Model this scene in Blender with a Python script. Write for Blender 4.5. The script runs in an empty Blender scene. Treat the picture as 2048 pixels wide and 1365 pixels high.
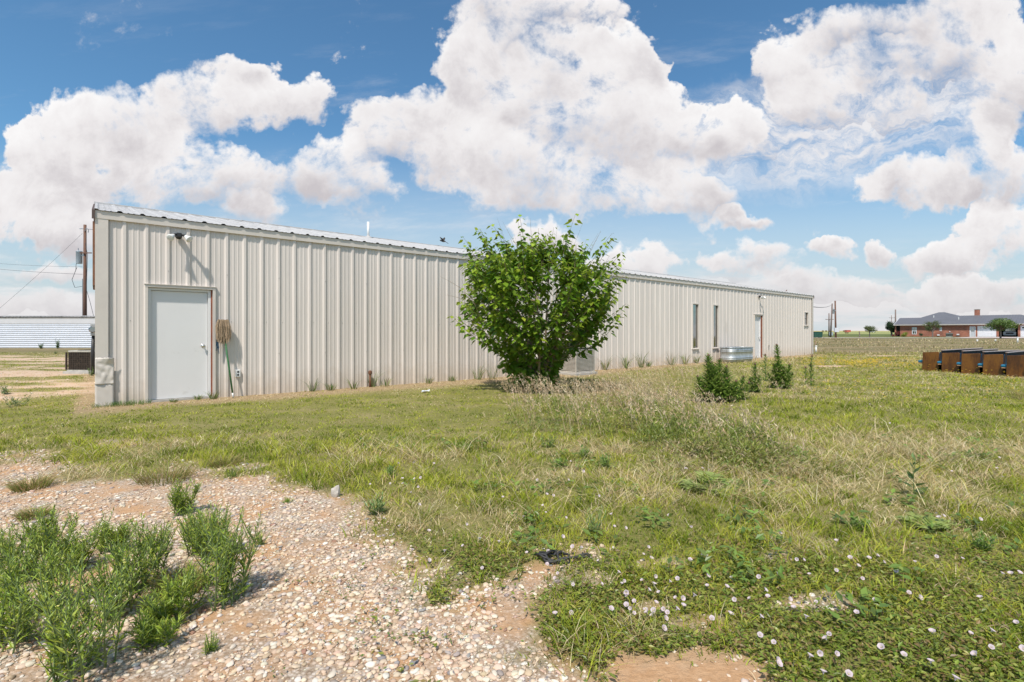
QUAL = 1.0
import bpy, math, random
import numpy as np
from mathutils import Vector, Matrix, noise as mnoise
R = math.radians
random.seed(7)
rng = np.random.default_rng(11)
C = bpy.context.scene.collection
F = 1003.0; CAMH = 1.22; HZ = 665.0; CX = 1024.0

def terr(y):
    """height of the land at depth y: flat yard, then a very slow rise to the plain"""
    y = np.asarray(y, float)
    a = np.clip((y - 35) / 65, 0, 1)
    b = np.clip((y - 105) / 700, 0, 1)
    return 0.27 * a * a * (3 - 2 * a) + 3.3 * b
def gp(px, py):
    d = F * CAMH / (py - HZ)
    for _ in range(12):
        d = 0.5 * d + 0.5 * F * (CAMH - float(terr(d))) / (py - HZ)
    return Vector(((px - CX) / F * d, d, float(terr(d))))
def at(px, py, d):
    return Vector(((px - CX) / F * d, d, CAMH + (HZ - py) / F * d))

# ------------------------------------------------------------------ mesh helpers
class MB:
    def __init__(s): s.v = []; s.f = []
    def box(s, x0, y0, z0, x1, y1, z1, M=None):
        b = len(s.v)
        P = [(x0,y0,z0),(x1,y0,z0),(x1,y1,z0),(x0,y1,z0),(x0,y0,z1),(x1,y0,z1),(x1,y1,z1),(x0,y1,z1)]
        if M is not None: P = [tuple(M @ Vector(p)) for p in P]
        s.v += P
        s.f += [tuple(b+i for i in q) for q in ((0,3,2,1),(4,5,6,7),(0,1,5,4),(1,2,6,5),(2,3,7,6),(3,0,4,7))]
        return s
    def poly(s, pts):
        b = len(s.v); s.v += [tuple(p) for p in pts]; s.f.append(tuple(range(b, b+len(pts)))); return s
    def tube(s, pts, rad, n=6, cap=True):
        pts = [Vector(p) for p in pts]
        if not hasattr(rad, '__len__'): rad = [rad]*len(pts)
        base = len(s.v); up = Vector((0,0,1))
        t0 = (pts[1]-pts[0]).normalized()
        if abs(t0.z) > .95: up = Vector((1,0,0))
        u = t0.cross(up).normalized()
        for i, p in enumerate(pts):
            t = (pts[min(i+1,len(pts)-1)] - pts[max(i-1,0)])
            t = t.normalized() if t.length > 1e-9 else t0
            u = (u - t*u.dot(t)); u = u.normalized() if u.length > 1e-6 else t.orthogonal().normalized()
            w = t.cross(u)
            for k in range(n):
                a = 2*math.pi*k/n
                s.v.append(tuple(p + (u*math.cos(a) + w*math.sin(a))*rad[i]))
        for i in range(len(pts)-1):
            for k in range(n):
                a = base+i*n+k; b_ = base+i*n+(k+1)%n
                s.f.append((a, b_, b_+n, a+n))
        if cap:
            s.f.append(tuple(base+k for k in reversed(range(n))))
            s.f.append(tuple(base+(len(pts)-1)*n+k for k in range(n)))
        return s
    def lathe(s, prof, n=16, c=(0,0,0), M=None):
        base = len(s.v)
        for r, z in prof:
            for k in range(n):
                a = 2*math.pi*k/n
                p = Vector((c[0]+r*math.cos(a), c[1]+r*math.sin(a), c[2]+z))
                if M is not None: p = M @ p
                s.v.append(tuple(p))
        for i in range(len(prof)-1):
            for k in range(n):
                a = base+i*n+k; b_ = base+i*n+(k+1)%n
                s.f.append((a, b_, b_+n, a+n))
        s.f.append(tuple(base+k for k in reversed(range(n))))
        s.f.append(tuple(base+(len(prof)-1)*n+k for k in range(n)))
        return s
    def prism(s, prof, axis, a, b, M=None):
        """extrude polygon prof (2D) along axis 'x','y' or 'z' from a to b"""
        base = len(s.v); n = len(prof)
        for t in (a, b):
            for p in prof:
                q = {'x': (t,p[0],p[1]), 'y': (p[0],t,p[1]), 'z': (p[0],p[1],t)}[axis]
                if M is not None: q = tuple(M @ Vector(q))
                s.v.append(q)
        for k in range(n):
            s.f.append((base+k, base+(k+1)%n, base+n+(k+1)%n, base+n+k))
        s.f.append(tuple(base+k for k in reversed(range(n)))); s.f.append(tuple(base+n+k for k in range(n)))
        return s
    def build(s, name, m, parent=None, smooth=False, bevel=0, loc=None):
        me = bpy.data.meshes.new(name)
        me.from_pydata([tuple(map(float, v)) for v in s.v], [], s.f); me.validate()
        import bmesh
        bm = bmesh.new(); bm.from_mesh(me); bmesh.ops.recalc_face_normals(bm, faces=bm.faces); bm.to_mesh(me); bm.free()
        if smooth: me.polygons.foreach_set('use_smooth', [True]*len(me.polygons))
        me.materials.append(m)
        o = bpy.data.objects.new(name, me); C.objects.link(o)
        if parent is not None: o.parent = parent
        if loc is not None: o.location = loc
        if bevel:
            b = o.modifiers.new('bevel', 'BEVEL'); b.width = bevel; b.segments = 2; b.limit_method = 'ANGLE'
        return o

def npmesh(name, V, loops, sizes, m, parent=None, col=None, smooth=False, loc=None):
    me = bpy.data.meshes.new(name)
    V = np.ascontiguousarray(V, np.float32)
    me.vertices.add(len(V)); me.vertices.foreach_set('co', V.ravel())
    me.loops.add(len(loops)); me.loops.foreach_set('vertex_index', np.ascontiguousarray(loops, np.int32))
    sizes = np.ascontiguousarray(sizes, np.int32)
    st = np.zeros(len(sizes), np.int32); st[1:] = np.cumsum(sizes)[:-1]
    me.polygons.add(len(sizes)); me.polygons.foreach_set('loop_start', st)
    me.polygons.foreach_set('use_smooth', np.full(len(sizes), smooth))
    me.update(calc_edges=True)
    if col is not None:
        a = me.color_attributes.new('Col', 'FLOAT_COLOR', 'POINT')
        c4 = np.ones((len(V), 4), np.float32); c4[:, :3] = col
        a.data.foreach_set('color', c4.ravel())
    me.materials.append(m)
    o = bpy.data.objects.new(name, me); C.objects.link(o)
    if parent is not None: o.parent = parent
    if loc is not None: o.location = loc
    return o

def blades(name, P, h, w, az, lean, face, col, m, parent=None):
    """grass blades: P (N,3), h height, w width, az lean azimuth, lean reach, face blade facing"""
    n = len(P)
    V = np.zeros((n, 5, 3))
    sx, sy = np.cos(face)*w/2, np.sin(face)*w/2
    dx, dy = np.cos(az)*lean, np.sin(az)*lean
    V[:, 0] = P; V[:, 1] = P
    V[:, 0, 0] -= sx; V[:, 0, 1] -= sy; V[:, 1, 0] += sx; V[:, 1, 1] += sy
    V[:, 2] = P; V[:, 3] = P
    for k, sg in ((2, -.8), (3, .8)):
        V[:, k, 0] += sg*sx + dx*.35; V[:, k, 1] += sg*sy + dy*.35; V[:, k, 2] += h*.62
    V[:, 4] = P; V[:, 4, 0] += dx; V[:, 4, 1] += dy; V[:, 4, 2] += h
    V = V.reshape(-1, 3)
    b = (np.arange(n)*5)[:, None]
    L = (b + np.array([0, 1, 3, 2, 2, 3, 4])[None]).ravel()
    S = np.tile([4, 3], n)
    return npmesh(name, V, L, S, m, parent, np.repeat(col, 5, 0))

def norm(a): return a / np.maximum(np.linalg.norm(a, axis=-1, keepdims=True), 1e-9)
def leaves(name, P, D, Nn, L, W, col, m, parent=None, fold=.18, droop=.15, mid=.42):
    """folded leaves: P base, D axis, Nn rough normal, L length, W width"""
    n = len(P); D = norm(D); Nn = norm(Nn - D*(Nn*D).sum(1, keepdims=True)); S_ = np.cross(D, Nn)
    L = np.broadcast_to(L, (n,))[:, None]; W = np.broadcast_to(W, (n,))[:, None]
    V = np.zeros((n, 5, 3))
    V[:, 0] = P
    V[:, 1] = P + D*L*mid + S_*W/2
    V[:, 2] = P + D*L*mid - S_*W/2
    V[:, 3] = P + D*L*mid*1.05 - Nn*W*fold
    V[:, 4] = P + D*L - Nn*L*droop
    b = (np.arange(n)*5)[:, None]
    Lp = (b + np.array([0, 3, 4, 2, 0, 1, 4, 3])[None]).ravel()
    return npmesh(name, V.reshape(-1, 3), Lp, np.full(2*n, 4), m, parent, np.repeat(col, 5, 0))

# value noise
_tab = np.random.default_rng(3).random((256, 256))
def vn(x, y, s, seed=0):
    x = np.asarray(x)/s + 31.7*seed + 1000; y = np.asarray(y)/s + 17.3*seed + 1000
    xi = np.floor(x).astype(int); yi = np.floor(y).astype(int); fx = x-xi; fy = y-yi
    fx = fx*fx*(3-2*fx); fy = fy*fy*(3-2*fy)
    g = lambda a, b: _tab[a % 256, b % 256]
    return (g(xi,yi)*(1-fx)+g(xi+1,yi)*fx)*(1-fy) + (g(xi,yi+1)*(1-fx)+g(xi+1,yi+1)*fx)*fy
def fbm(x, y, s, seed=0, o=4):
    t = 0; a = 1; w = 0
    for k in range(o):
        t = t + a*vn(x, y, s/2**k, seed+k*3); w += a; a *= .55
    return t/w
def sst(a, b, x):
    t = np.clip((x-a)/(b-a), 0, 1); return t*t*(3-2*t)

# ------------------------------------------------------------------ tagging
def tag(o, label=None, cat=None, group=None, kind=None):
    if label: o['label'] = label
    if cat: o['category'] = cat
    if group: o['group'] = group
    if kind: o['kind'] = kind
    return o
def thing(name, label, cat, loc=(0,0,0), rz=0, group=None):
    o = bpy.data.objects.new(name, None); C.objects.link(o); o.empty_display_size = .1
    o.location = loc; o.rotation_euler = (0, 0, rz)
    return tag(o, label, cat, group)
def copy_tree(o, parent=None):
    c = o.copy(); C.objects.link(c); c.parent = parent
    for ch in [k for k in bpy.data.objects if k.parent == o]: copy_tree(ch, c)
    return c

# ------------------------------------------------------------------ materials
def nodes(m):
    m.use_nodes = True; nt = m.node_tree; nt.nodes.clear(); return nt
def NN(nt, typ, **kw):
    n = nt.nodes.new(typ)
    ins = kw.pop('ins', {})
    for k, v in kw.items(): setattr(n, k, v)
    for k, v in ins.items():
        if isinstance(v, bpy.types.NodeSocket): nt.links.new(v, n.inputs[k])
        else: n.inputs[k].default_value = v
    return n
def ramp(nt, fac, stops):
    n = nt.nodes.new('ShaderNodeValToRGB'); e = n.color_ramp.elements
    while len(e) < len(stops): e.new(.5)
    for q, (p, c) in zip(e, stops): q.position = p; q.color = (*c, 1) if len(c) == 3 else c
    nt.links.new(fac, n.inputs[0]); return n.outputs[0]
def mat(name, col, rough=.6, metal=0, var=.12, scale=6, bump=0, bscale=40, spec=.4, stretch=(1,1,1), dirt=None):
    m = bpy.data.materials.new(name); nt = nodes(m)
    tc = NN(nt, 'ShaderNodeTexCoord'); mp = NN(nt, 'ShaderNodeMapping', ins={0: tc.outputs['Object']}); mp.inputs['Scale'].default_value = stretch
    n1 = NN(nt, 'ShaderNodeTexNoise', ins={'Vector': mp.outputs[0], 'Scale': scale, 'Detail': 6.0, 'Roughness': .6})
    c1 = tuple(max(0, c*(1-var)) for c in col); c2 = tuple(min(1, c*(1+var)) for c in col)
    cr = ramp(nt, n1.outputs[0], [(.3, c1), (.7, c2)])
    if dirt:
        dc, ds, lo, hi = dirt
        n2 = NN(nt, 'ShaderNodeTexNoise', ins={'Vector': mp.outputs[0], 'Scale': ds, 'Detail': 8.0, 'Roughness': .7})
        f = ramp(nt, n2.outputs[0], [(lo, (0,0,0)), (hi, (1,1,1))])
        mx = NN(nt, 'ShaderNodeMix', data_type='RGBA', ins={0: f, 6: cr, 7: (*dc, 1)}); cr = mx.outputs[2]
    b = NN(nt, 'ShaderNodeBsdfPrincipled', ins={'Base Color': cr, 'Roughness': rough, 'Metallic': metal, 'Specular IOR Level': spec})
    if bump:
        n3 = NN(nt, 'ShaderNodeTexNoise', ins={'Vector': mp.outputs[0], 'Scale': bscale, 'Detail': 4.0})
        bp = NN(nt, 'ShaderNodeBump', ins={'Height': n3.outputs[0], 'Strength': bump, 'Distance': .01}); nt.links.new(bp.outputs[0], b.inputs['Normal'])
    o = NN(nt, 'ShaderNodeOutputMaterial'); nt.links.new(b.outputs[0], o.inputs[0]); return m
def leafmat(name, trans=.3, rough=.5, spec=.35, gain=1.0):
    m = bpy.data.materials.new(name); nt = nodes(m)
    at_ = NN(nt, 'ShaderNodeVertexColor', layer_name='Col')
    g = NN(nt, 'ShaderNodeMix', data_type='RGBA', blend_type='MULTIPLY', ins={0: 1.0, 6: at_.outputs[0], 7: (gain, gain, gain, 1)})
    b = NN(nt, 'ShaderNodeBsdfPrincipled', ins={'Base Color': g.outputs[2], 'Roughness': rough, 'Specular IOR Level': spec})
    t = NN(nt, 'ShaderNodeBsdfTranslucent', ins={'Color': g.outputs[2]})
    mx = NN(nt, 'ShaderNodeMixShader', ins={0: trans, 1: b.outputs[0], 2: t.outputs[0]})
    o = NN(nt, 'ShaderNodeOutputMaterial'); nt.links.new(mx.outputs[0], o.inputs[0]); return m

LEAF = leafmat('leaf', .35, .42, .5)
GRASSM = leafmat('grass_blade', .3, .6, .25)
DRY = leafmat('dry_blade', .25, .7, .2)
PEB = leafmat('pebble', 0, .85, .2)

def jitter(base, n, v=.25, hue=.1):
    base = np.array(base)
    if base.ndim == 1: base = np.repeat(base[None], n, 0)
    k = 1 + (rng.random((n, 1))-.5)*2*v
    return np.clip(base*k*(1+(rng.random((n, 3))-.5)*2*hue), 0, 1)
EXPO = 0.16
CL0 = (.54,.51,.53); CL1 = (.76,.735,.74); CL2 = (.89,.88,.88); CLH = (.66,.65,.66); SKYT = (.62,.94,1.05)
# ================================================================== camera, light, sky
sc = bpy.context.scene
cam = bpy.data.cameras.new('camera'); co = bpy.data.objects.new('camera', cam); C.objects.link(co)
co.location = (0, 0, CAMH); co.rotation_euler = (R(90), 0, 0)
cam.sensor_width = 36; cam.lens = F/2048*36; cam.shift_y = -(682.5-HZ)/2048; cam.clip_start = .05; cam.clip_end = 20000
sc.camera = co
SUN_EL = R(57); SUN_H = Vector((-.28, -.96)).normalized()
sd = Vector((SUN_H.x*math.cos(SUN_EL), SUN_H.y*math.cos(SUN_EL), math.sin(SUN_EL)))
sl = bpy.data.lights.new('sun', 'SUN'); sl.energy = 4.4; sl.angle = R(2.2); sl.color = (1, .935, .85)
so = bpy.data.objects.new('sun', sl); C.objects.link(so); so.rotation_euler = sd.to_track_quat('Z', 'Y').to_euler(); so.location = (0, -5, 30)
sc.view_settings.view_transform = 'Standard'; sc.view_settings.look = 'None'; sc.view_settings.gamma = 1; sc.view_settings.exposure = EXPO

W = bpy.data.worlds.new('World'); sc.world = W; W.use_nodes = True; nt = W.node_tree; nt.nodes.clear()
sky = NN(nt, 'ShaderNodeTexSky', sky_type='NISHITA', sun_disc=False, sun_elevation=SUN_EL, sun_rotation=math.atan2(SUN_H.x, SUN_H.y), air_density=1.0, dust_density=.6, ozone_density=1.5)
tc = NN(nt, 'ShaderNodeTexCoord'); D = tc.outputs['Generated']
def M_(op, *a, clamp=False):
    n = nt.nodes.new('ShaderNodeMath'); n.operation = op; n.use_clamp = clamp
    for i, v in enumerate(a):
        if isinstance(v, bpy.types.NodeSocket): nt.links.new(v, n.inputs[i])
        else: n.inputs[i].default_value = v
    return n.outputs[0]
def VM(op, *a):
    n = nt.nodes.new('ShaderNodeVectorMath'); n.operation = op
    for i, v in enumerate(a):
        if isinstance(v, bpy.types.NodeSocket): nt.links.new(v, n.inputs[i])
        else: n.inputs[i].default_value = v
    return n.outputs['Value'] if op == 'DOT_PRODUCT' else n.outputs[0]
def MR(x, a, b, c=0., d=1., smooth=True):
    n = nt.nodes.new('ShaderNodeMapRange'); n.interpolation_type = 'SMOOTHSTEP' if smooth else 'LINEAR'
    nt.links.new(x, n.inputs[0])
    for i, v in enumerate((a, b, c, d)): n.inputs[i+1].default_value = v
    return n.outputs[0]
sp = NN(nt, 'ShaderNodeSeparateXYZ', ins={0: D})
yy = M_('MAXIMUM', sp.outputs[1], .04)
u = M_('DIVIDE', sp.outputs[0], yy); v = M_('DIVIDE', sp.outputs[2], yy)
P = NN(nt, 'ShaderNodeCombineXYZ', ins={0: u, 1: v}).outputs[0]
def noise(vec, scale, detail, rough, lac=2.0, dist=0.):
    return NN(nt, 'ShaderNodeTexNoise', ins={'Vector': vec, 'Scale': scale, 'Detail': detail, 'Roughness': rough, 'Lacunarity': lac, 'Distortion': dist})
w1 = noise(P, 3.2, 3., .55)
w1v = VM('SUBTRACT', w1.outputs['Color'], (.5, .5, .5))
w2 = noise(P, 11., 4., .6)
w2v = VM('SUBTRACT', w2.outputs['Color'], (.5, .5, .5))
Pw = VM('MULTIPLY_ADD', w1v, (.15, .15, 0), P)
Pw = VM('MULTIPLY_ADD', w2v, (.13, .11, 0), Pw)
BL = [ # px, py, rx, ry of each cumulus lobe, turned into directions below
 (130,270,105,95),(250,255,110,80),(300,330,160,90),(60,270,60,60),(420,225,120,70),(560,215,110,62),(480,155,85,42),(440,350,140,60),(520,410,80,42),(160,350,170,70),
 (40,415,170,75),(130,450,90,45),
 (985,60,115,120),(940,130,90,80),(1090,10,180,50),(1000,215,150,110),(860,260,110,85),(760,275,105,72),(650,340,95,62),(1120,190,130,110),(1230,130,85,95),(1190,240,130,90),(1280,260,100,110),
 (1060,340,260,90),(1370,290,130,75),(1250,385,200,62),(1400,410,80,42),(740,385,80,52),(1470,270,85,75),(930,310,140,80),
 (1860,110,110,60),(1145,80,70,45),(1590,110,105,75),(1700,45,130,55),(1760,130,90,60),(1800,190,60,75),(1940,50,150,100),(1650,190,120,60),(2020,160,110,120),(1960,270,85,75),(1840,370,150,45),(1980,350,120,72),
 (1270,515,110,45),(1500,520,105,42),(1645,492,52,24),(1752,497,42,30),(1090,470,90,38),(1640,570,150,38),(1900,500,110,40),(2000,455,110,55),(1930,575,170,45),(1475,450,80,20),(90,520,110,25),(60,590,160,36),
]
S = None; T = None
for (bx, by, rx, ry) in BL:
    bu, bv, ru, rv = (bx-CX)/F, (HZ-by)/F, rx*1.06/F, ry*1.04/F
    q = VM('MULTIPLY_ADD', Pw, (1/ru, 1/rv, 0), (-bu/ru, -bv/rv, 0))
    g = M_('SUBTRACT', 1., VM('DOT_PRODUCT', q, q), clamp=True)
    sy_ = VM('DOT_PRODUCT', q, (0, 1, 0))
    S = g if S is None else M_('ADD', S, g)
    T = M_('MULTIPLY', g, sy_) if T is None else M_('MULTIPLY_ADD', g, sy_, T)
rel = M_('DIVIDE', T, M_('MAXIMUM', S, .05))           # -1 under a cloud .. 1 at its top
fb = noise(P, 5.5, 12., .66, 2.1, .3)
fb2 = noise(P, 17., 8., .6, 2.1)
gate = MR(S, 0., .16, -.22, 0.)
f = M_('MULTIPLY_ADD', M_('SUBTRACT', fb.outputs[0], .5), 2.5, M_('MINIMUM', S, .74))
f = M_('MULTIPLY_ADD', M_('SUBTRACT', fb2.outputs[0], .5), 1.3, M_('ADD', f, gate))
soft = noise(P, 2.7, 2., .5)
nd = nt.nodes.new('ShaderNodeMapRange'); nd.interpolation_type = 'SMOOTHSTEP'
nt.links.new(f, nd.inputs[0]); nd.inputs[1].default_value = .08
nt.links.new(M_('ADD', MR(soft.outputs[0], .35, .65, .42, .98), MR(rel, .1, -.6, 0., .22)), nd.inputs[2])
dens = nd.outputs[0]
# cloud deck toward the horizon, seen edge-on
hv = NN(nt, 'ShaderNodeCombineXYZ', ins={0: M_('MULTIPLY', u, 1.3), 1: M_('MULTIPLY', v, 7.0), 2: 3.3}).outputs[0]
hn = noise(hv, 2.2, 7., .6)
hm = M_('MULTIPLY', MR(v, .22, .05), MR(M_('ADD', hn.outputs[0], MR(v, .13, .03, 0., .2)), .47, .68))
# thin streaks
cv = NN(nt, 'ShaderNodeCombineXYZ', ins={0: M_('ADD', u, M_('MULTIPLY', v, -1.6)), 1: M_('MULTIPLY', v, 4.0), 2: 9.1}).outputs[0]
cn = noise(cv, 2.6, 8., .65)
cm = M_('MULTIPLY', MR(cn.outputs[0], .50, .78, 0., .55), MR(v, .75, .3))
rot = NN(nt, 'ShaderNodeVectorRotate', rotation_type='Z_AXIS', ins={'Vector': Pw, 'Center': (.66, .43, 0), 'Angle': R(-11)}).outputs[0]
q = VM('MULTIPLY_ADD', rot, (1/.50, 1/.135, 0), (-(.62)/.50, -.42/.135, 0))
veil = M_('MULTIPLY', MR(VM('DOT_PRODUCT', q, q), 1.2, .1), MR(noise(VM('MULTIPLY', rot, (1., 2.6, 1.)), 9., 8., .7).outputs[0], .32, .62, .15, .92))
# rest of the sky, behind and beside the view
zz = M_('MAXIMUM', sp.outputs[2], .06)
bk = NN(nt, 'ShaderNodeCombineXYZ', ins={0: M_('DIVIDE', sp.outputs[0], zz), 1: M_('DIVIDE', sp.outputs[1], zz)}).outputs[0]
bn = noise(bk, .8, 7., .6)
bmask = M_('MULTIPLY', MR(bn.outputs[0], .5, .62), MR(sp.outputs[1], .3, .05))
A = M_('MAXIMUM', M_('MAXIMUM', dens, hm), M_('MAXIMUM', M_('MAXIMUM', cm, veil), bmask))
# relief of the billows
e1 = noise(P, 5., 5., .5); e2 = noise(VM('ADD', P, (-.02, .04, 0)), 5., 5., .5)
em = M_('SUBTRACT', e1.outputs[0], e2.outputs[0])
fb3 = noise(VM('ADD', P, (-.006, .012, 0)), 17., 8., .6, 2.1)
em = M_('MULTIPLY_ADD', M_('SUBTRACT', fb2.outputs[0], fb3.outputs[0]), .45, em)
thick = MR(f, .35, 1.25)
sh = M_('ADD', M_('MULTIPLY', rel, .42), M_('MULTIPLY', em, 1.15))
sh = M_('ADD', sh, M_('MULTIPLY', thick, -.40))
sh = MR(sh, -.62, .42, smooth=False)
ccol = ramp(nt, sh, [(0, CL0), (.45, CL1), (1, CL2)])
low = NN(nt, 'ShaderNodeMix', data_type='RGBA', ins={0: MR(v, .22, .02), 6: ccol, 7: (*CLH, 1)})
lowc = NN(nt, 'ShaderNodeMix', data_type='RGBA', blend_type='MIX', ins={0: .55, 6: ccol, 7: low.outputs[2]}).outputs[2]
skyc = NN(nt, 'ShaderNodeMix', data_type='RGBA', blend_type='MULTIPLY', ins={0: 1., 6: sky.outputs[0], 7: (*SKYT, 1)}).outputs[2]
hzc = NN(nt, 'ShaderNodeMix', data_type='RGBA', ins={0: MR(v, .42, .02, 0., .95), 6: skyc, 7: (4.3, 4.9, 5.2, 1)}).outputs[2]
bg1 = NN(nt, 'ShaderNodeBackground', ins={'Color': hzc, 'Strength': .125})
bg2 = NN(nt, 'ShaderNodeBackground', ins={'Color': lowc, 'Strength': 1.})
ms = NN(nt, 'ShaderNodeMixShader', ins={0: A, 1: bg1.outputs[0], 2: bg2.outputs[0]})
wo = NN(nt, 'ShaderNodeOutputWorld'); nt.links.new(ms.outputs[0], wo.inputs[0])
# ================================================================== ground zones (numpy, world metres)
def topx(x, y):
    yc = np.maximum(y, .3)
    return CX + F*x/yc, HZ + F*CAMH/yc
def inpoly(poly, X, Y):
    """poly in world metres"""
    c = np.zeros(X.shape, bool); n = len(poly)
    for i in range(n):
        x1, y1 = poly[i]; x2, y2 = poly[(i+1) % n]
        hit = ((y1 > Y) != (y2 > Y)) & (X < (x2-x1)*(Y-y1)/((y2-y1) if y2 != y1 else 1e-9) + x1)
        c ^= hit
    return c
def wp(pts): return [tuple(gp(*p)[:2]) for p in pts]
GRAVEL = wp([(0,926),(90,920),(190,962),(300,955),(350,932),(420,925),(440,955),(520,958),(620,966),(700,985),(745,1040),(725,1085),(770,1130),
  (850,1160),(930,1178),(985,1150),(1060,1112),(1150,1105),(1160,1150),(1095,1190),(1080,1255),(1110,1310),(1200,1345),(1330,1330),(1480,1290),(1560,1365)]) + [(1.1,1.2),(1.1,-4),(-9,-4),(-9,4.5)]
SOILP = wp([(1215,1345),(1290,1305),(1400,1272),(1510,1292),(1575,1365)]) + [(1.05,1.5),(.9,.9),(.3,.9),(.3,1.6)]
# extra small bare patches in the turf
SPOTS = [(1180,1165,70,28),(1330,1130,60,18),(1640,1205,90,25),(1290,1215,50,18),(1560,1110,40,12),(70,912,90,12),(230,890,70,9),(480,935,60,10),(1400,1250,80,25),(840,1130,70,22),(1180,1100,50,14)]
A0 = Vector((-6.809, 8.258)); DW = Vector((.7707, .6372)); PW = Vector((-.6372, .7707)); LEN = 30.2; WID = 9.0
def wallcoord(X, Y):
    rx, ry = X-A0.x, Y-A0.y
    return rx*DW.x+ry*DW.y, rx*PW.x+ry*PW.y     # along, inward
def zones(X, Y):
    wx = X + (fbm(X, Y, .5, 1)-.5)*.55; wy = Y + (fbm(X, Y, .5, 2)-.5)*.55
    wx = wx + (fbm(X, Y, .12, 3)-.5)*.16; wy = wy + (fbm(X, Y, .12, 4)-.5)*.16
    gr = (inpoly(GRAVEL, wx, wy).astype(float)+inpoly(GRAVEL, wx+.10, wy+.09)+inpoly(GRAVEL, wx-.12, wy+.04)+inpoly(GRAVEL, wx+.03, wy-.12))/4
    so = (inpoly(SOILP, wx, wy).astype(float)+inpoly(SOILP, wx+.09, wy+.08)+inpoly(SOILP, wx-.09, wy-.07))/3
    px, py = topx(X, Y)
    for (a, b, rx, ry) in SPOTS:
        so2 = (((px-a)/rx)**2 + ((py-b)/ry)**2 + (fbm(X, Y, .25, 8)-.5)*2.2) < .75
        gr = np.maximum(gr, so2*.55)
    s, t = wallcoord(X, Y)
    # yard left of the building: sandy, patchy
    left = sst(.6, -.6, s) * sst(7.3, 8.8, Y + (fbm(X, Y, 1.2, 5)-.5)*2.5)
    yard = left * sst(.52, .70, fbm(X, Y*1.8, 1.6, 6) + .17 - .17*sst(9.8, 8.6, Y) - .40*sst(25, 30, Y))
    # straw strip at the foot of the wall, wider behind the tree
    wid = .55 + .5*fbm(X, Y, 1.5, 7) + .5*sst(3, 9, s)*sst(14, 10, s)
    strip = sst(wid+.35, wid-.35, -t) * (s > -.3) * (s < LEN)
    far = sst(24, 30, Y)
    rd = np.maximum.reduce([np.clip(1.3-(((px-a)/rx)**2+((py-b)/ry)**2)*(1+.8*fbm(X, Y, 2, 9)), 0, 1) for a, b, rx, ry in ((1725,704.5,75,2.6),(1660,733,50,2.2),(1780,712,60,1.6))])
    yard = np.maximum(yard, rd)
    return dict(gr=gr, so=so, yard=yard, strip=strip, px=px, py=py, s=s, t=t, far=far)

# ------------------------------------------------------------------ ground sheet
ny, nx = 420, 360
yr = np.concatenate([np.linspace(-12, .8, 14)[:-1], .8*np.exp(np.linspace(0, math.log(9000/.8), ny-13))])
tr = np.linspace(-1, 1, nx); tr = np.sign(tr)*(np.abs(tr)*.55 + .45*np.abs(tr)**3)*2.6
Yg, Tg = np.meshgrid(yr, tr, indexing='ij'); Xg = Tg*(np.maximum(Yg, 0)+4.5)
Zg = terr(Yg)
near = sst(60, 15, Yg)
sg, tg = wallcoord(Xg, Yg)
Zg = Zg + near*((fbm(Xg, Yg, 1.4, 20)-.5)*.05)*sst(.1, .9, np.maximum(-tg, -sg))
V = np.stack([Xg, Yg, Zg], -1).reshape(-1, 3)
zz_ = zones(Xg, Yg)
col = np.stack([zz_['gr'], np.maximum(zz_['yard'], zz_['so']), zz_['strip']], -1).reshape(-1, 3)
ii = (np.arange(ny-1)[:, None]*nx + np.arange(nx-1)[None]).ravel()
Lp = np.stack([ii, ii+1, ii+nx+1, ii+nx], -1).ravel()

gm = bpy.data.materials.new('ground_soil'); nt = nodes(gm)
geo = NN(nt, 'ShaderNodeNewGeometry'); Pg = geo.outputs['Position']
at_ = NN(nt, 'ShaderNodeVertexColor', layer_name='Col'); sep = NN(nt, 'ShaderNodeSeparateColor', ins={0: at_.outputs[0]})
def gn(scale, detail=6., rough=.6, st=(1,1,1)):
    mp = NN(nt, 'ShaderNodeMapping', ins={0: Pg}); mp.inputs['Scale'].default_value = st
    return NN(nt, 'ShaderNodeTexNoise', ins={'Vector': mp.outputs[0], 'Scale': scale, 'Detail': detail, 'Roughness': rough}).outputs[0]
def gmix(f, a, b):
    n = NN(nt, 'ShaderNodeMix', data_type='RGBA')
    for i, x in ((0, f), (6, a), (7, b)):
        if isinstance(x, bpy.types.NodeSocket): nt.links.new(x, n.inputs[i])
        else: n.inputs[i].default_value = x if i == 0 else (*x, 1)
    return n.outputs[2]
soil = ramp(nt, gn(22., 8., .72), [(.3, (.44,.25,.125)), (.7, (.59,.375,.215))])
thatch = ramp(nt, gn(26., 5., .7), [(.3, (.11,.095,.04)), (.5, (.19,.165,.07)), (.72, (.31,.26,.14))])
turf = ramp(nt, gn(.7, 6., .62, (1, 1.6, 1)), [(.3, (.15,.175,.03)), (.5, (.24,.235,.062)), (.66, (.36,.30,.14))])
turf = gmix(.5, thatch, turf)
vo = NN(nt, 'ShaderNodeTexVoronoi', ins={'Vector': Pg, 'Scale': 62.}); 
grav = ramp(nt, vo.outputs['Color'], [(.1, (.40,.30,.22)), (.4, (.60,.50,.40)), (.9, (.70,.62,.54))])
edge = ramp(nt, vo.outputs['Distance'], [(.25, (1,1,1)), (.6, (.45,.38,.3))])
grav = NN(nt, 'ShaderNodeMix', data_type='RGBA', blend_type='MULTIPLY', ins={0: .7, 6: grav, 7: edge}).outputs[2]
grav = gmix(ramp(nt, gn(3.), [(.42, (0,0,0)), (.62, (1,1,1))]), grav, soil)
yardc = gmix(ramp(nt, gn(2.4, 8., .7, (1, 1.8, 1)), [(.42, (0,0,0)), (.6, (1,1,1))]), (.58,.44,.33), (.50,.345,.22))
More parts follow.
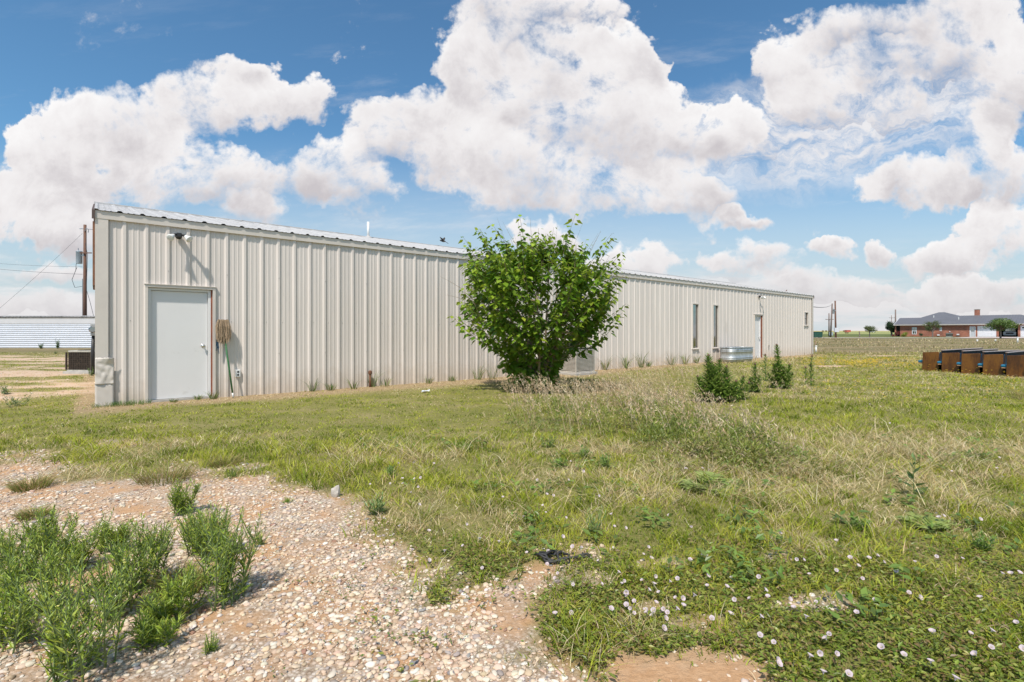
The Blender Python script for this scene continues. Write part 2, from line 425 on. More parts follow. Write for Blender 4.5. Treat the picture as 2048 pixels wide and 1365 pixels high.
straw = ramp(nt, gn(14., 6., .7), [(.3, (.22,.155,.085)), (.7, (.44,.33,.20))])
c = gmix(sep.outputs[2], turf, straw)
c = gmix(sep.outputs[1], c, yardc)
c = gmix(sep.outputs[0], c, grav)
sepP = NN(nt, 'ShaderNodeSeparateXYZ', ins={0: Pg})
def mr(a, b):
    n = NN(nt, 'ShaderNodeMapRange', interpolation_type='SMOOTHSTEP'); nt.links.new(sepP.outputs[1], n.inputs[0]); n.inputs[1].default_value = a; n.inputs[2].default_value = b; return n.outputs[0]
pr = ramp(nt, gn(.22, 8., .68, (.5, 1.4, 1)), [(.3, (.10,.115,.045)), (.48, (.20,.165,.085)), (.6, (.28,.215,.125)), (.75, (.19,.19,.08))])
c = gmix(mr(24, 34), c, pr)
nearm = NN(nt, 'ShaderNodeMath', operation='MULTIPLY', ins={0: mr(4.5, 3.5), 1: sep.outputs[1]})
c = gmix(nearm.outputs[0], c, soil)
p2 = ramp(nt, gn(.05, 6., .6, (.3, 1, 1)), [(.35, (.10,.135,.045)), (.65, (.17,.165,.07))])
c = gmix(mr(84, 90), c, p2)
p3 = ramp(nt, gn(.012, 4., .6, (.3, 1, 1)), [(.4, (.24,.27,.10)), (.6, (.40,.37,.17))])
c = gmix(mr(150, 200), c, p3)
c = gmix(mr(480, 600), c, (.50,.38,.20))
b = NN(nt, 'ShaderNodeBsdfPrincipled', ins={'Base Color': c, 'Roughness': .95, 'Specular IOR Level': .1})
bp = NN(nt, 'ShaderNodeBump', ins={'Height': gn(55., 6., .7), 'Strength': .7, 'Distance': .02}); nt.links.new(bp.outputs[0], b.inputs['Normal'])
o = NN(nt, 'ShaderNodeOutputMaterial'); nt.links.new(b.outputs[0], o.inputs[0])
ground = npmesh('ground', V, Lp, np.full(len(ii), 4), gm, None, col, True)
tag(ground, kind='structure')
def gz(X, Y):
    s, t = wallcoord(X, Y)
    return terr(Y) + sst(60, 15, Y)*((fbm(X, Y, 1.4, 20)-.5)*.05)*sst(.1, .9, np.maximum(-t, -s))
def gzf(x, y): return float(gz(np.array([x]), np.array([y]))[0])

# ------------------------------------------------------------------ scatter helpers
def fan(n, d0, d1, p, t0=-1.5, t1=1.75):
    """points in the viewed fan, density falling as d**-p per square metre"""
    k = 2-p; uu = rng.random(n); d = (d0**k + uu*(d1**k-d0**k))**(1/k)
    t = t0 + (t1-t0)*rng.random(n)
    return t*d, d
def not_in_building(s, t): return ~((s > -.05) & (s < LEN+.05) & (t > -.03) & (t < WID))

# ------------------------------------------------------------------ gravel
import bmesh
bmi = bmesh.new(); bmesh.ops.create_icosphere(bmi, subdivisions=2, radius=1)
ICV = np.array([v.co[:] for v in bmi.verts]); ICF = np.array([[v.index for v in f.verts] for f in bmi.faces]); bmi.free()
bmi = bmesh.new(); bmesh.ops.create_icosphere(bmi, subdivisions=1, radius=1)
IV1 = np.array([v.co[:] for v in bmi.verts]); IF1 = np.array([[v.index for v in f.verts] for f in bmi.faces]); bmi.free()
PAL = np.array([(.62,.47,.34),(.64,.53,.42),(.57,.41,.28),(.58,.44,.32),(.46,.32,.22),(.36,.29,.25),(.52,.36,.26),(.34,.19,.13),(.65,.57,.48),(.27,.24,.23)])
PAL = np.clip(PAL*np.array([.98, 1.02, 1.03]), 0, .8)
PW_ = np.array([.2,.17,.16,.13,.1,.06,.07,.02,.07,.02])
def pebbles(name, n, d0, d1, p, smin, smax, zonefn, base, seed, dens_noise=True):
    X, Y = fan(n, d0, d1, p)
    z = zones(X, Y); k = zonefn(z, X, Y)
    k = k * (sst(.30, .5, fbm(X, Y, .45, seed)) * .8 + .2)
    ok = (rng.random(n) < k) & not_in_building(z['s'], z['t'])
    X, Y = X[ok], Y[ok]; n = len(X)
    IVx, IFx = base
    r = smin + (smax-smin)*rng.random(n)**3.2
    sc_ = np.stack([r*(.8+.5*rng.random(n)), r*(.65+.4*rng.random(n)), r*(.30+.25*rng.random(n))], -1)
    nv = len(IVx)
    base_ = IVx[None]*(1+(rng.random((n, nv, 1))-.5)*.46)
    Vv = base_*sc_[:, None]
    a = rng.random(n)*6.283; tl = (rng.random(n)-.5)*.7
    ct, st = np.cos(tl)[:, None], np.sin(tl)[:, None]
    y2 = Vv[:, :, 1]*ct - Vv[:, :, 2]*st; z2 = Vv[:, :, 1]*st + Vv[:, :, 2]*ct
    ca, sa = np.cos(a)[:, None], np.sin(a)[:, None]
    x3 = Vv[:, :, 0]*ca - y2*sa; y3 = Vv[:, :, 0]*sa + y2*ca
    out = np.stack([x3 + X[:, None], y3 + Y[:, None], z2 + (gz(X, Y) + sc_[:, 2]*.45)[:, None]], -1).reshape(-1, 3)
    Lq = ((np.arange(n)*nv)[:, None, None] + IFx[None]).ravel()
    pc = PAL[rng.choice(len(PAL), n, p=PW_)]; pc = jitter(pc, n, .12, .04)
    return npmesh(name, out, Lq, np.full(n*len(IFx), 3), PEB, None, np.repeat(pc, nv, 0), True)
Q = QUAL
g1 = pebbles('gravel', int(118000*Q), 1.35, 5.2, 1.3, .0042, .016, lambda z, X, Y: z['gr']*(z['so'] < .5) + .16*z['so']*(fbm(X, Y, .25, 33) > .42), (ICV, ICF), 31)
tag(g1, 'cream and pinkish tan gravel stones covering the drive in the lower left', 'gravel', kind='stuff')
g2 = pebbles('gravel', int(26000*Q), 4.6, 24, 1.6, .010, .028, lambda z, X, Y: np.maximum(z['gr'], .75*z['yard'])*(z['so'] < .5), (IV1, IF1), 32)
tag(g2, 'sparse pale stones scattered over the sandy yard left of the metal building', 'gravel', kind='stuff')

# ------------------------------------------------------------------ grass
GREEN = np.array([(.15,.20,.016),(.215,.265,.020),(.285,.33,.026),(.355,.39,.036),(.41,.42,.055)])
STRAW = np.array([(.66,.54,.31),(.58,.46,.24),(.72,.62,.40),(.48,.36,.17)])
def grass(name, n, d0, d1, p, fn, label, cat='grass', m=None, wk=.00075, w0=.0026, pal=None):
    X, Y = fan(int(n*Q), d0, d1, p)
    z = zones(X, Y); keep, h, dry, lean = fn(z, X, Y)
    ok = (rng.random(len(X)) < keep) & not_in_building(z['s'], z['t'])
    X, Y, h, dry, lean = X[ok], Y[ok], h[ok], dry[ok], lean[ok]; n = len(X)
    isdry = rng.random(n) < dry
    pl_ = GREEN if pal is None else np.array(pal)
    pick = np.clip((sst(.34, .64, fbm(X, Y, .22, 44))*len(pl_)*.75 + rng.random(n)*len(pl_)*.45 - .3), 0, len(pl_)-1).astype(int)
    c_ = np.where(isdry[:, None], STRAW[rng.integers(0, 4, n)], pl_[pick]); c_ = jitter(c_, n, .22, .07)
    h = h*(.55+1.0*sst(.35, .65, fbm(X, Y, .16, 45)))
    hh = h*(.45+.9*rng.random(n)); ww = (w0 + wk*Y)*(.6+.8*rng.random(n))*np.where(isdry, .8, 1)
    Pz = np.stack([X, Y, gz(X, Y)-.004], -1)
    az = rng.random(n)*6.283
    o = blades(name, Pz, hh, ww, az, lean*hh*(.4+1.2*rng.random(n)), rng.random(n)*3.1416, c_, m or GRASSM)
    tag(o, label, cat, kind='stuff'); print(name, n); return o

def f_turf(z, X, Y):
    px, py = z['px'], z['py']
    keep = (1-z['gr'])*(1-z['so'])*(1-.93*z['yard'])*(1-.30*z['strip'])
    keep = keep*(.55+.45*sst(.3, .5, fbm(X, Y, .35, 40)))
    mown = sst(900, 840, py); bw = sst(1090, 1180, py)*(.35+.65*sst(.36, .55, fbm(X, Y, .5, 46)))
    keep = keep*(1-.30*bw)
    h = .021 + .019*(1-mown) - .010*bw + .012*sst(1010, 930, py)*sst(860, 900, py) + .02*(X > .45*Y)*mown + .022*sst(.5, .7, fbm(X, Y, .5, 41))*(1-mown)
    nz = fbm(X*1., Y*1., 1.1, 42); nf = fbm(X, Y, .28, 43)
    dry = .27 + 1.8*(nz-.46) + 1.9*(nf-.5)
    dry = dry + .75*z['strip']
    mid = sst(1000, 930, py)*sst(480, 700, px)*sst(840, 900, py)
    dry = dry + .10*mid
    dry = dry + .30*sst(1450, 1650, px)*sst(1010, 960, py)*sst(840, 880, py)
    dry = dry - .28*sst(1040, 1120, py) - .38*mown*(1-z['strip'])*sst(790, 810, py)
    dry = dry + .15*sst(790, 760, py)
    dry = np.clip(dry, .06, .93)
    return keep, h, dry, 1.0+.6*dry
grass('grass', 650000, 1.45, 30, 1.62, f_turf, 'patchy green and straw coloured turf round the building')
def f_mat(z, X, Y):
    """long straw lying over in mats"""
    px, py = z['px'], z['py']
    e = lambda a, b, rx, ry: np.clip(1.15-(((px-a)/rx)**2+((py-b)/ry)**2), 0, 1)
    k = np.maximum.reduce([e(1880,930,260,70), e(1640,880,190,34), e(1960,985,170,60), .7*e(800,905,330,38), .6*e(1120,985,260,60), .5*e(1500,1010,200,60), e(2150,900,200,70)])
    k = k*sst(.46, .62, fbm(X, Y, .45, 50))*(1-z['gr'])
    return k, .11+0*X, .90+0*X, 1.7+0*X
grass('dry_grass', 110000, 2.0, 16, 1.5, f_mat, 'long straw coloured grass lying over in tangled mats', m=DRY, w0=.002, wk=.0007)
def massk(px, py, X, Y):
    """diagonal bank of tall weeds, from in front of the tree down to the right"""
    e = lambda a, b, rx, ry: np.clip(1.25-(((px-a)/rx)**2+((py-b)/ry)**2), 0, 1)
    return np.maximum.reduce([e(1120,838,120,34), e(1230,845,120,42), e(1330,860,90,44), e(1420,890,90,44), e(1500,925,80,42), .8*e(1570,950,60,30)])*sst(.25, .5, fbm(X, Y, .35, 52))
def bank():
    n = int(150000*Q); X, Y = fan(n, 4.2, 10.5, 1.0, -.1, .75); z = zones(X, Y); k = massk(z['px'], z['py'], X, Y)
    ok = rng.random(n) < k*(.25+.75*sst(.38, .6, fbm(X, Y, .22, 55))); X, Y, k = X[ok], Y[ok], k[ok]; n = len(X)
    top = (.05+.17*k)*(.5+1.1*fbm(X, Y, .3, 56)); a = rng.random(n)*6.283; hz_ = top*rng.random(n)**.55
    Pv = np.stack([X, Y, gz(X, Y)+hz_], -1); Dv = np.stack([np.cos(a), np.sin(a), .5+1.3*rng.random(n)], -1)
    pl_ = np.array([(.14,.185,.028),(.20,.24,.035),(.27,.29,.05),(.36,.34,.09),(.46,.37,.18)]); pi = np.clip((fbm(X, Y, .4, 57)-.25)*7+rng.random(n)*2-1.2, 0, 4).astype(int)
    o = leaves('undergrowth', Pv, Dv, np.array([0, -.4, 1.])+(rng.random((n, 3))-.5)*1.2, .028+.035*rng.random(n), .008+.004*rng.random(n), jitter(pl_[pi], n, .22, .07), LEAF)
    tag(o, 'bank of olive green weedy undergrowth running down to the right below the pale feathery grass', 'undergrowth', kind='stuff')
bank()
def feathers():
    """arching pale stems, each with a loose seed head"""
    n0 = int(46000*Q); X, Y = fan(n0, 4.5, 14.5, 1.0); z = zones(X, Y); px, py = z['px'], z['py']
    e = lambda a, b, rx, ry: np.clip(1.25-(((px-a)/rx)**2+((py-b)/ry)**2), 0, 1)
    k = np.maximum.reduce([e(1130,815,110,20), e(1230,812,120,24), e(1310,830,90,24), .8*e(1380,850,80,22), .5*e(1470,880,70,22), .25*e(1330,760,110,14), .35*e(1590,808,70,8), .3*e(1050,795,50,10), .42*massk(px, py, X, Y)])
    ok = rng.random(n0) < k*.9*(.3+.7*sst(.35, .6, fbm(X, Y, .3, 53)))
    X, Y = X[ok], Y[ok]; n = len(X); h = .26+.24*rng.random(n); az = math.pi+rng.normal(0, .9, n); lean = h*(.3+.5*rng.random(n))
    c_ = jitter(np.array([(.60,.46,.29),(.68,.55,.38),(.50,.37,.22)])[rng.integers(0, 3, n)], n, .15, .05); Pz = np.stack([X, Y, gz(X, Y)], -1)
    ob = blades('feather_grass', Pz, h, .0024+.0003*Y, az, lean, rng.random(n)*3.14, c_, DRY)
    m_ = 9; t = .45+.55*rng.random((n, m_)); a = az[:, None]; L_ = lean[:, None]
    k1 = np.where(t < .62, t/.62*.35, .35+(t-.62)/.38*.65)
    Pt = np.stack([X[:, None]+np.cos(a)*L_*k1, Y[:, None]+np.sin(a)*L_*k1, Pz[:, 2][:, None]+h[:, None]*t], -1).reshape(-1, 3)
    Dt = rng.normal(0, .6, Pt.shape)+np.array([0, 0, .9])+np.repeat(np.stack([np.cos(az), np.sin(az), 0*az], -1), m_, 0)*.4
    sd_ = leaves('seed_heads', Pt, Dt, rng.normal(size=Pt.shape), .035+.03*rng.random(len(Pt)), .009, jitter(np.repeat(c_, m_, 0), len(Pt), .12, .04), DRY, ob)
    tag(ob, 'feathery pale pinkish tall grass on top of the weedy bank in front of the bushy tree', 'grass', kind='stuff')
feathers()
def f_field(z, X, Y):
    px = z['px']
    n1 = fbm(X, Y, 3.5, 60)
    keep = sst(.32, .55, n1)*sst(17, 22, Y)*(X > .4*Y)*(1-z['yard'])
    return keep, .07+.08*sst(.45, .7, n1), np.clip(.35+1.6*(fbm(X, Y, 6, 61)-.45), .05, .7), .9+0*X
grass('field_grass', 90000, 17, 75, 1.5, f_field, 'brownish field grass between the yard and the gravel road', wk=.0009, pal=[(.20,.21,.055),(.25,.24,.075),(.30,.26,.11),(.34,.27,.14),(.38,.30,.18)])

# ground cover: bindweed leaves low in the near turf
def cover(name, n, fn, L0, L1, pal, label, cat, d0=1.4, d1=5., lift=.035):
    X, Y = fan(int(n*Q), d0, d1, 1.2)
    z = zones(X, Y); k = fn(z, X, Y); ok = rng.random(len(X)) < k
    X, Y = X[ok], Y[ok]; n = len(X)
    az = rng.random(n)*6.283; el = (rng.random(n)-.2)*.9
    Dv = np.stack([np.cos(az)*np.cos(el), np.sin(az)*np.cos(el), np.sin(el)], -1)
    Nv = np.array([0, 0, 1.]) + (rng.random((n, 3))-.5)*1.1
    L = L0+(L1-L0)*rng.random(n)
    Pv = np.stack([X, Y, gz(X, Y)+.004+lift*rng.random(n)], -1)
    o = leaves(name, Pv, Dv, Nv, L, L*.42, jitter(np.array(pal)[rng.integers(0, len(pal), n)], n, .25, .08), LEAF)
    tag(o, label, cat, kind='stuff'); return o
def f_cov(z, X, Y):
    px, py = z['px'], z['py']
    k = sst(1060, 1150, py)*sst(700, 780, px)*(.35+.65*sst(.4, .55, fbm(X, Y, .4, 70)))
    g = (z['gr'] > .3)|(z['so'] > .5)
    near = fbm(X, Y, .14, 71) > .60
    k = np.where(g, k*near*.35, k)
    return np.clip(k*1.2, 0, 1)
cover('ground_cover', 240000, f_cov, .014, .032, [(.19,.25,.032),(.25,.305,.045),(.145,.20,.028),(.33,.34,.07),(.26,.18,.07)], 'low trailing bindweed leaves matted over the near turf', 'ground cover')
def f_cl(z, X, Y):
    return np.clip((z['gr'] > .3)*(fbm(X, Y, .16, 75) > .69)*.8*(z['px'] > 640) + (z['gr'] > .3)*(fbm(X, Y, .16, 76) > .73)*.5, 0, 1)
cover('ground_weeds', 60000, f_cl, .008, .02, [(.17,.24,.06),(.13,.19,.05)], 'tiny green seedlings sprouting between the gravel stones', 'seedlings', lift=.02)
def f_broad(z, X, Y):
    px, py = z['px'], z['py']
    return (1-z['gr'])*sst(.60, .66, fbm(X, Y, .33, 78))*sst(860, 900, py)*sst(600, 900, px)*.8
cover('broadleaf_weeds', 60000, f_broad, .03, .075, [(.17,.26,.05),(.21,.31,.06),(.13,.20,.045)], 'clumps of bright broad leaved weeds scattered through the turf', 'weeds', d0=2, d1=9, lift=.08)

# yellow wildflowers in the right field
n = int(2600*Q); pxr = rng.normal(1740, 80, n); pyr = rng.normal(731, 5.5, n)
n2 = int(600*Q); pxr = np.concatenate([pxr, rng.uniform(1600, 2048, n2)]); pyr = np.concatenate([pyr, 722+90*rng.random(n2)**1.6])
ok = (pyr > 712) & (vn(pxr, pyr*5, 28, 4) > .42); pxr, pyr = pxr[ok], pyr[ok]
Yf = F*CAMH/(pyr-HZ); Xf = (pxr-CX)/F*Yf; n = len(Xf)
s_, t_ = wallcoord(Xf, Yf); k = not_in_building(s_, t_-.5); Xf, Yf = Xf[k], Yf[k]; n = len(Xf)
Pf = np.stack([Xf, Yf, gz(Xf, Yf)+.10+.12*rng.random(n)], -1)
Pf5 = np.repeat(Pf, 5, 0); aa = np.tile(np.arange(5)*1.2566, n)+np.repeat(rng.random(n)*6, 5)
Df = np.stack([np.cos(aa), np.sin(aa), .35+0*aa], -1)
fl = leaves('yellow_wildflowers', Pf5, Df, np.array([[0, -.3, 1.]]).repeat(len(Pf5), 0), .022, .02, jitter((.80,.56,.03), len(Pf5), .15, .05), LEAF)
tag(fl, 'drift of small yellow wildflowers across the right hand field', 'wildflowers', kind='stuff')
# ================================================================== metal building
WALLM = mat('painted_wall_panel', (.675,.608,.553), .42, 0, .025, 3, stretch=(1,1,.25), dirt=((.50,.45,.38), 2.2, .60, .82), spec=.5)
# splash-back dirt low on the panels (a stain with its own ragged edge)
nt = WALLM.node_tree; pr_ = [n for n in nt.nodes if n.type == 'BSDF_PRINCIPLED'][0]; src = pr_.inputs['Base Color'].links[0].from_socket
tc = NN(nt, 'ShaderNodeTexCoord'); sx = NN(nt, 'ShaderNodeSeparateXYZ', ins={0: tc.outputs['Object']})
dn = NN(nt, 'ShaderNodeTexNoise', ins={'Vector': tc.outputs['Object'], 'Scale': 5., 'Detail': 8., 'Roughness': .7})
ad = NN(nt, 'ShaderNodeMath', operation='MULTIPLY_ADD', ins={0: dn.outputs[0], 1: -.9, 2: sx.outputs[2]})
dr = NN(nt, 'ShaderNodeMapRange', ins={0: ad.outputs[0], 1: -.42, 2: .05, 3: .5, 4: 0.})
mx = NN(nt, 'ShaderNodeMix', data_type='RGBA', ins={0: dr.outputs[0], 6: src, 7: (.47,.37,.26,1)}); pm = NN(nt, 'ShaderNodeMath', operation='DIVIDE', ins={0: sx.outputs[0], 1: .9144}); fl = NN(nt, 'ShaderNodeMath', operation='FLOOR', ins={0: pm.outputs[0]})
wn = NN(nt, 'ShaderNodeTexWhiteNoise', noise_dimensions='1D', ins={'W': fl.outputs[0]})
pv = NN(nt, 'ShaderNodeMapRange', ins={0: wn.outputs[0], 3: .955, 4: 1.03})
# faint vertical rain streaks
smp = NN(nt, 'ShaderNodeMapping', ins={0: tc.outputs['Object']}); smp.inputs['Scale'].default_value = (9, 9, .35)
sn = NN(nt, 'ShaderNodeTexNoise', ins={'Vector': smp.outputs[0], 'Scale': 1.6, 'Detail': 5., 'Roughness': .6})
sv = NN(nt, 'ShaderNodeMapRange', ins={0: sn.outputs[0], 1: .35, 2: .7, 3: 1.02, 4: .93})
pq = NN(nt, 'ShaderNodeMath', operation='MULTIPLY', ins={0: pv.outputs[0], 1: sv.outputs[0]})
m2 = NN(nt, 'ShaderNodeMix', data_type='RGBA', blend_type='MULTIPLY', ins={0: 1., 6: mx.outputs[2], 7: pq.outputs[0]})
nt.links.new(m2.outputs[2], pr_.inputs['Base Color'])
TRIMM = mat('painted_trim', (.62,.56,.50), .42, 0, .05, 4, spec=.5)
ROOFM = mat('galvanised_roof', (.44,.43,.42), .6, 0, .12, 5, stretch=(1,.3,1), dirt=((.34,.32,.30), 9, .56, .74))
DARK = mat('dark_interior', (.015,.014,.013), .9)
DOORM = mat('white_door_paint', (.71,.695,.685), .45, 0, .02, 2, dirt=((.52,.50,.47), 3.2, .60, .85))
JAMBM = mat('rusty_jamb', (.24,.075,.04), .7, 0, .25, 12)
STEEL = mat('satin_steel', (.62,.61,.58), .3, .9, .05)
WHITEP = mat('white_plastic', (.72,.72,.70), .4, 0, .03)
BLACKP = mat('black_plastic', (.03,.03,.032), .5, 0, .1)
GLASS = mat('window_glass', (.36,.37,.37), .05, 1, .1, spec=.9)
RUST = mat('rusty_iron', (.17,.08,.045), .8, .2, .35, 30, bump=.4)
CONC = mat('concrete', (.42,.40,.37), .9, 0, .12, 8, bump=.3)
WOODB = mat('brown_board', (.20,.095,.055), .75, 0, .2, 10)

ANG = math.atan2(DW.y, DW.x)
bld = thing('metal_building', 'long cream ribbed metal building with a low pitched galvanised roof', 'building', (A0.x, A0.y, 0), ANG)
H = 3.12
PITCH = .3048; RIB = .025
def profile(L, s0=.035, flip=1):
    """R-panel cross section: tall rib every 12 in, two small ones between"""
    pts = [(0, 0)]
    s = s0
    while s < L+.1:
        for ds, h in ((-.046, 0), (-.018, RIB), (.018, RIB), (.046, 0), (.098, 0), (.108, .005), (.122, .005), (.132, 0), (.173, 0), (.183, .005), (.197, .005), (.207, 0)):
            q = s+ds
            if 0 < q < L: pts.append((q, h))
        s += PITCH
    pts.append((L, 0)); return pts
def interp(pts, x):
    for (a, ha), (b, hb) in zip(pts, pts[1:]):
        if a <= x <= b: return ha + (hb-ha)*(x-a)/max(b-a, 1e-9)
    return 0
DOOR1 = (.655, 1.635, 0, 2.0); WIN1 = (18.03, 18.46, .60, 2.34); WIN2 = (19.60, 20.01, .60, 2.34)
DOOR2 = (23.33, 24.13, 0, 2.0); WIN3 = (29.03, 29.53, 1.62, 2.28)
OPEN = [DOOR1, WIN1, WIN2, DOOR2, WIN3]
pr1 = profile(LEN)
xs = sorted(set([p[0] for p in pr1] + [o_[i] for o_ in OPEN for i in (0, 1)]))
m = MB()
for a, b in zip(xs, xs[1:]):
    mid = (a+b)/2; ha, hb = interp(pr1, a), interp(pr1, b)
    segs = [(-.02, H)]
    for (o0, o1, z0, z1) in OPEN:
        if o0 < mid < o1: segs = [(-.02, z0), (z1, H)] if z0 > 0 else [(z1, H)]
    for z0, z1 in segs:
        m.poly([(a, -ha, z0), (b, -hb, z0), (b, -hb, z1), (a, -ha, z1)])
wall = m.build('wall', WALLM, bld)
# screw heads sit on the wall
scw = MB()
for k in range(99):
    s = .035+PITCH*k
    for z, o_ in ((1.42, .075), (.80, 0), (2.30, 0)):
        if z != 1.42 and k % 3: continue
        x = s+o_; y = -interp(pr1, x)
        if any(q[0]-.06 < x < q[1]+.06 and q[2]-.05 < z < q[3]+.05 for q in OPEN): continue
        scw.lathe([(.008, 0), (.008, .004), (.004, .007)], 6, M=Matrix.Translation((x, y, z)) @ Matrix.Rotation(R(90), 4, 'X'))
scw.build('screw_heads', mat('zinc_screw', (.42,.40,.37), .5, .5), bld)
# gable ends and back wall
RISE = .99; mid_ = WID/2
for x0, nm in ((0, 'end_wall'), (LEN, 'end_wall')):
    e = MB(); pr2 = profile(WID, .15)
    for (a, ha), (b, hb) in zip(pr2, pr2[1:]):
        sg_ = -1 if x0 == 0 else 1
        za = H + RISE*(1-abs(a-mid_)/mid_); zb = H + RISE*(1-abs(b-mid_)/mid_)
        x_ = x0 + (.035 if x0 == 0 else -.035)
        e.poly([(x_+sg_*ha, a, -.02), (x_+sg_*hb, b, -.02), (x_+sg_*hb, b, zb), (x_+sg_*ha, a, za)])
    e.build(nm, WALLM, bld)
MB().poly([(0, WID, -.02), (LEN, WID, -.02), (LEN, WID, H), (0, WID, H)]).build('back_wall', WALLM, bld)
MB().box(.15, .35, .01, LEN-.15, .36, H-.02).build('inner_lining', DARK, bld)
# roof, ribbed, both slopes
rf = MB(); HE = 3.235; pr3 = profile(LEN+.10, .02)
sl_ = RISE/mid_
for (a, ha), (b, hb) in zip(pr3, pr3[1:]):
    ha *= .95; hb *= .95
    a -= .05; b -= .05
    for k in range(6):
        w0 = -.075 + (mid_+.075)*k/6; w1 = -.075 + (mid_+.075)*(k+1)/6
        z0 = HE + sl_*w0; z1 = HE + sl_*w1
        rf.poly([(a, w0, z0+ha), (b, w0, z0+hb), (b, w1, z1+hb), (a, w1, z1+ha)])
    rf.poly([(a, mid_, HE+RISE+ha), (b, mid_, HE+RISE+hb), (b, WID+.075, HE+sl_*-.075+hb), (a, WID+.075, HE+sl_*-.075+ha)])
rfo = rf.build('roof', ROOFM, bld)
sm = rfo.modifiers.new('thick', 'SOLIDIFY'); sm.thickness = .003; sm.offset = -1
# overlapping ridge cap pieces, slightly uneven
rc = MB(); x = -.07; k = 0
while x < LEN+.05:
    L_ = min(3.1, LEN+.07-x); dz = .042 + .006*(k % 2)
    rc.prism([(mid_-.18, HE+RISE-.18*sl_+dz), (mid_, HE+RISE+dz), (mid_+.18, HE+RISE-.18*sl_+dz), (mid_+.18, HE+RISE-.18*sl_-.01), (mid_, HE+RISE-.012), (mid_-.18, HE+RISE-.18*sl_-.01)], 'x', x, x+L_)
    x += 3.05; k += 1
rc.build('ridge_cap', ROOFM, bld)
# eave trim
t = MB()
t.prism([(-.048, H-.03), (-.052, H+.095), (-.036, H+.098), (.02, H+.098), (.02, H+.03), (-.036, H-.03), (-.040, H-.036)], 'x', -.045, LEN+.045)
for xj in (3.05, 6.1, 9.15, 12.2, 15.25, 18.3, 21.35, 24.4, 27.45):
    t.box(xj, -.0545, H-.032, xj+.05, -.0475, H+.096)
t.build('eave_trim', TRIMM, bld)
# rake trim on the near gable, dark underneath
rkm = mat('rake_brown', (.10,.07,.06), .7)
for x0, x1 in ((-.085, -.045), (LEN+.045, LEN+.085)):
    rk = MB(); rk.prism([(-.07, H-.05), (mid_, H-.05+RISE), (WID+.07, H-.05), (WID+.07, H+.10), (mid_, H+.10+RISE), (-.07, H+.10)], 'x', x0, x1)
    rk.build('rake_trim', rkm, bld)
# corner trims
ct = MB()
ct.prism([(-.045, -.042), (.125, -.042), (.125, -.036), (-.039, -.036), (-.039, .11), (-.045, .11)], 'z', .64, H-.034)
ct.build('corner_trim', TRIMM, bld)
ct = MB()
ct.prism([(LEN+.045, -.042), (LEN-.125, -.042), (LEN-.125, -.036), (LEN+.039, -.036), (LEN+.039, .11), (LEN+.045, .11)], 'z', -.02, H-.034)
ct.build('corner_trim', TRIMM, bld)
# battered lower corner: crumpled sheet with a bent top and a patch below
def crumple(x0, x1, z0, z1, y, amp, nx_, nz_, name, label, seed):
    rr = random.Random(seed); q = MB(); V_ = []
    for j in range(nz_+1):
        for i in range(nx_+1):
            fx, fz = i/nx_, j/nz_
            n_ = mnoise.noise(Vector((fx*1.3+seed, fz*3.1+fx, 0)))+.5*mnoise.noise(Vector((fx*5+seed, fz*3, 2)))
            yy_ = y - min(abs(n_), .45)*amp - (.05*max(0, fz-.75)*4*max(0, 1-abs(fx-.75)*2.2) if seed == 1 else 0)
            V_.append((x0+(x1-x0)*fx + (rr.random()-.5)*.006, yy_, z0+(z1-z0)*fz + (rr.random()-.5)*.012*(j == nz_ or j == 0)))
    q.v = V_
    for j in range(nz_):
        for i in range(nx_):
            a = j*(nx_+1)+i; q.f.append((a, a+1, a+nx_+2, a+nx_+1))
    o_ = q.build(name, TRIMM, bld, True)
    s_ = o_.modifiers.new('thick', 'SOLIDIFY'); s_.thickness = .002
    o_['label'] = label; return o_
crumple(-.045, .20, .36, .80, -.043, .034, 14, 22, 'corner_patch', 'crumpled sheet metal at the battered corner', 1)
crumple(-.045, .20, -.02, .37, -.040, .010, 8, 10, 'corner_patch', 'lower patch plate with a torn edge at the battered corner', 5)
q = MB(); q.prism([(-.045, -.036), (-.039, -.036), (-.039, .11), (-.045, .11)], 'z', -.02, .66); q.build('corner_trim', TRIMM, bld)
# brown board on the end wall near the top of the corner
MB().box(-.075, .06, 2.0, -.046, 1.3, 3.05).build('end_board', WOODB, bld)

